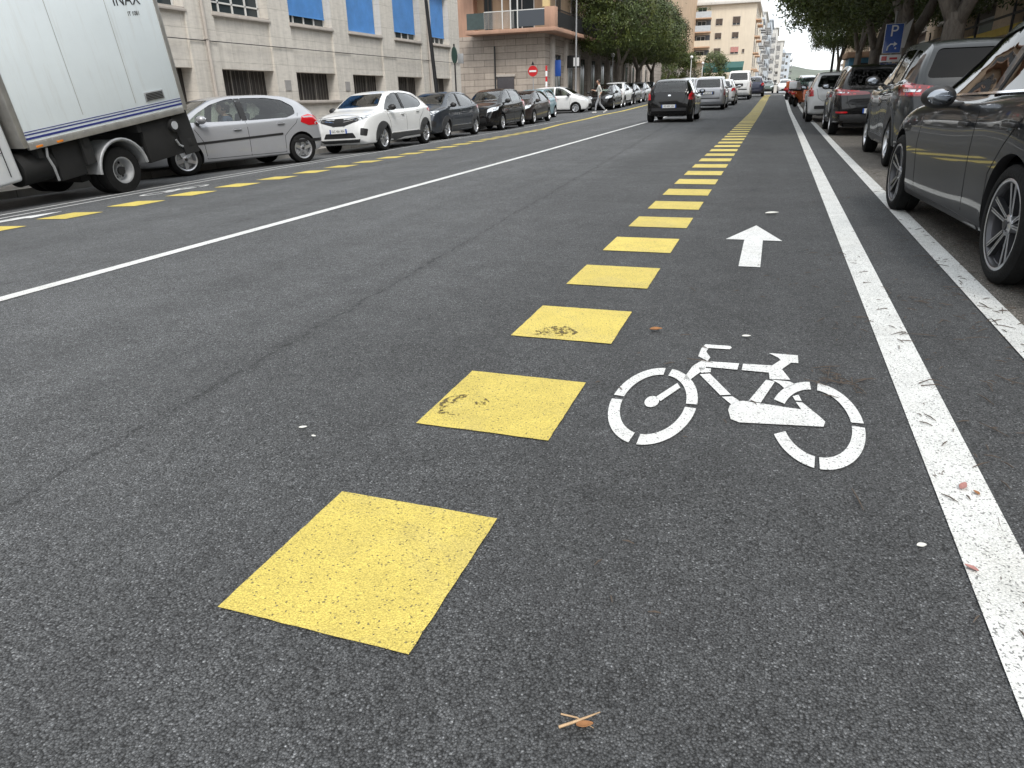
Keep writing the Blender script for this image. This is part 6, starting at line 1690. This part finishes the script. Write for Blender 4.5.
def head_mesh(parent, c, tilt=0):
    """head with brow, nose, mouth, ears; faces +x"""
    bm = bmesh.new(); bmesh.ops.create_icosphere(bm, subdivisions=4, radius=1)
    for v in bm.verts:
        x, y, z = v.co; X_, Y_, Z_ = x*.098, y*.076, z*.118
        if z < 0: Y_ *= 1-.22*z*z; X_ += .012*(-z)*(1 if x > 0 else -.6)
        if x > 0:
            X_ += .030*math.exp(-((y*.076)/.012)**2-((Z_+.012)/.022)**2)
            for s in (-1, 1): X_ -= .012*math.exp(-((Y_-s*.030)/.014)**2-((Z_-.012)/.012)**2)
            X_ += .006*math.exp(-((y*.076)/.022)**2-((Z_+.052)/.008)**2)
            X_ -= .004*math.exp(-((y*.076)/.02)**2-((Z_+.045)/.004)**2)
        for s in (-1, 1):
            e = math.exp(-((X_+.004)/.016)**2-((Z_-.0)/.026)**2)
            if Y_*s > .05: Y_ += s*.016*e
        v.co = Vector((X_, Y_, Z_))+Vector(c)
    o = bm_link(bm, 'head', M_SKIN, parent, 180)
    h = bmesh.new(); bmesh.ops.create_icosphere(h, subdivisions=3, radius=1)
    for v in h.verts:
        x, y, z = v.co; v.co = Vector((x*.106-.014, y*.088, z*.118+.018))+Vector(c)
    bmesh.ops.delete(h, geom=[v for v in h.verts if (v.co.x-c[0] > .045 and v.co.z-c[2] < .062) or v.co.z-c[2] < -.055], context='VERTS')
    e = bm_link(h, 'hair', M_HAIR, o, 180); md = e.modifiers.new('s', 'SOLIDIFY'); md.thickness = .012
    b = B()
    for s in (-1, 1): b.ball((c[0]+.086, c[1]+s*.030, c[2]+.012), .011, (.6, 1.1, .7), 1)
    b.done('eyes', M_INK, o)
    return o
def hand(parent, wrist, fwd, up, s=1.0):
    """palm with four unequal bent fingers and a thumb leaving its side"""
    f = Vector(fwd).normalized(); u = Vector(up); u = (u-f*u.dot(f)).normalized(); l = f.cross(u); w = Vector(wrist)
    J = [(w, .024), (w+f*.05, (.020, .036))]; Bn = [(0, 1)]
    for k, (off, ln) in enumerate(((-.030, .070), (-.010, .080), (.010, .075), (.030, .058))):
        i = len(J); a = w+f*.085+l*off; J += [(w+f*.06+l*off*.8, .011), (a, .009), (a+f*ln*.45-u*ln*.25, .008), (a+f*ln*.55-u*ln*.68, .007)]; Bn += [(1, i), (i, i+1), (i+1, i+2), (i+2, i+3)]
    i = len(J); J += [(w+f*.03-l*.038, .011), (w+f*.055-l*.055-u*.02, .010), (w+f*.078-l*.052-u*.035, .008)]; Bn += [(0, i), (i, i+1), (i+1, i+2)]
    return skin_body('hand', [(tuple(p), r) for p, r in J], Bn, M_SKIN, parent, 1)
def walker():
    root = empty('person')
    cl = mat('pale_shirt', (.50, .50, .47), .85, vary=.1, vscale=8); tr = mat('grey_trousers', (.30, .31, .33), .85, vary=.15, vscale=8); sh = mat('light_shoes', (.55, .54, .52), .7)
    # local: walking towards +x, z up
    J = [((0, 0, .93), (.125, .150)), ((0, 0, 1.08), (.110, .140)), ((.01, 0, 1.25), (.120, .165)), ((.02, 0, 1.40), (.10, .17)), ((.03, 0, 1.50), (.052, .055)), ((.05, 0, 1.58), .05),
         ((.01, .09, .86), .088), ((.20, .095, .50), .062), ((.26, .10, .12), .043), ((.01, -.09, .86), .088), ((-.02, -.095, .49), .062), ((-.32, -.10, .17), .043),
         ((.02, .185, 1.42), .058), ((-.10, .22, 1.16), .044), ((.03, .24, .95), .033), ((.02, -.185, 1.42), .058), ((.14, -.21, 1.17), .044), ((.34, -.15, 1.24), .032)]
    Bn = [(0, 1), (1, 2), (2, 3), (3, 4), (4, 5), (0, 6), (6, 7), (7, 8), (0, 9), (9, 10), (10, 11), (3, 12), (12, 13), (13, 14), (3, 15), (15, 16), (16, 17)]
    o = skin_body('body', J, Bn, (cl, tr, M_SKIN, sh), root)
    for p in o.data.polygons:
        c = p.center
        p.material_index = 1 if c.z < .96 and abs(c.y) < .19 else (2 if (c.z > 1.50 or (abs(c.y) > .17 and c.z < 1.13 and c.x < .0) or c.x > .2 and c.z > 1.1) else 0)
    for (x, y, z, a) in ((.30, .10, .05, 0), (-.35, -.10, .09, 35)):
        b = B(); b.box(-.11, .16, -.048, .048, -.05, .045, Matrix.Translation((x, y, z)) @ Matrix.Rotation(R(a), 4, 'Y'), bevel=.03); b.done('shoe', sh, root, 50)
    head_mesh(root, (.06, 0, 1.67))
    hand(root, (.03, .24, .95), (.2, 0, -1), (1, 0, 0)); hand(root, (.34, -.15, 1.24), (1, .2, .3), (0, 0, 1))
    seat_on_ground(root, -9.55, 42.6, 200); tag(root, 'person in pale shirt and grey trousers walking past the white car', 'person')
walker()
def driver():
    root = empty('person')
    J = [((-.02, 0, .56), (.13, .155)), ((-.08, 0, .72), (.115, .145)), ((-.11, 0, .88), (.12, .165)), ((-.10, 0, 1.01), (.095, .165)), ((-.07, 0, 1.10), (.05, .05)), ((-.05, 0, 1.15), .048),
         ((.38, .10, .62), .075), ((.58, .10, .40), .05), ((.38, -.10, .62), .075), ((.58, -.10, .40), .05),
         ((-.10, .19, 1.0), .055), ((.06, .24, .80), .044), ((.30, .19, .93), .032), ((-.10, -.19, 1.0), .055), ((.06, -.24, .80), .044), ((.30, -.17, .93), .032)]
    Bn = [(0, 1), (1, 2), (2, 3), (3, 4), (4, 5), (0, 6), (6, 7), (0, 8), (8, 9), (3, 10), (10, 11), (11, 12), (3, 13), (13, 14), (14, 15)]
    sh = mat('blue_grey_shirt', (.10, .12, .20), .85, vary=.15, vscale=8)
    o = skin_body('body', J, Bn, (sh, M_SKIN, M_INT), root)
    for p in o.data.polygons:
        c = p.center; p.material_index = 2 if c.z < .58 and c.x > .05 or c.z < .5 else (1 if c.z > 1.09 or c.x > .14 and c.z > .78 else 0)
    head_mesh(root, (-.03, 0, 1.235))
    hand(root, (.30, .19, .93), (.7, -.3, .4), (0, 0, 1)); hand(root, (.30, -.17, .93), (.7, .3, .4), (0, 0, 1))
    bpy.context.view_layer.update()
    root.matrix_world = silver.matrix_world @ Matrix.Translation((.10, .36, -.02))
    tag(root, 'person in a blue-grey shirt at the wheel of the silver hatchback', 'person')
driver()
# ------------------------------------------------------------------ world, sun, camera
def build_world():
    w = bpy.data.worlds.new('World'); bpy.context.scene.world = w; w.use_nodes = True; nt = w.node_tree
    N, L, M, NO, RP, MX = node_helpers(nt)
    bg = nt.nodes['Background']
    sky = N('ShaderNodeTexSky', sky_type='NISHITA'); sky.sun_disc = False
    sky.sun_elevation = R(52); sky.sun_rotation = R(SUN_ROT); sky.dust_density = 4; sky.air_density = 1.0; sky.ozone_density = 1.5
    tc = N('ShaderNodeTexCoord').outputs['Generated']
    mp = N('ShaderNodeMapping'); mp.inputs['Scale'].default_value = (1, 1, 2.6); L(tc, mp.inputs['Vector'])
    cl = RP(NO(mp.outputs['Vector'], 2.2, 7, .62), [(.25, .70), (.75, 1.0)])
    c = MX(cl, sky.outputs[0], (8.6, 9.0, 9.3))
    L(c, bg.inputs[0]); bg.inputs[1].default_value = .125
SUN_ROT = 148
build_world()
sun = bpy.data.lights.new('sun', 'SUN'); sun.energy = 1.5; sun.angle = R(16); sun.color = (1, .96, .90)
so = bpy.data.objects.new('sun', sun); C.objects.link(so)
# sun towards azimuth: blender sky sun_rotation measured from +Y clockwise
az = R(SUN_ROT); el = R(52)
sd = Vector((math.sin(az)*math.cos(el), math.cos(az)*math.cos(el), math.sin(el)))
so.rotation_euler = sd.to_track_quat('Z', 'Y').to_euler()
cam = bpy.data.cameras.new('camera'); co = bpy.data.objects.new('camera', cam); C.objects.link(co)
F_, PIT, YAW, ROL = 701.6494, .3851, .3459, -.0261
#CAMNUM#
cam.sensor_width = 36; cam.lens = F_/1024*36; cam.clip_end = 6000; cam.clip_start = .05
cy, sy, cp, sp_ = math.cos(YAW), math.sin(YAW), math.cos(PIT), math.sin(PIT)
Fv = Vector((-sy*cp, cy*cp, -sp_)); Rv = Vector((cy, sy, 0)); Uv = Rv.cross(Fv)
c_, s_ = math.cos(ROL), math.sin(ROL)
R2, U2 = c_*Rv+s_*Uv, -s_*Rv+c_*Uv
mw = Matrix((R2, U2, -Fv)).transposed().to_4x4(); mw.translation = (0, 0, H)
co.matrix_world = mw; bpy.context.scene.camera = co
sc = bpy.context.scene
sc.view_settings.view_transform = 'Standard'; sc.view_settings.look = 'None'; sc.view_settings.exposure = .70; sc.view_settings.gamma = 1
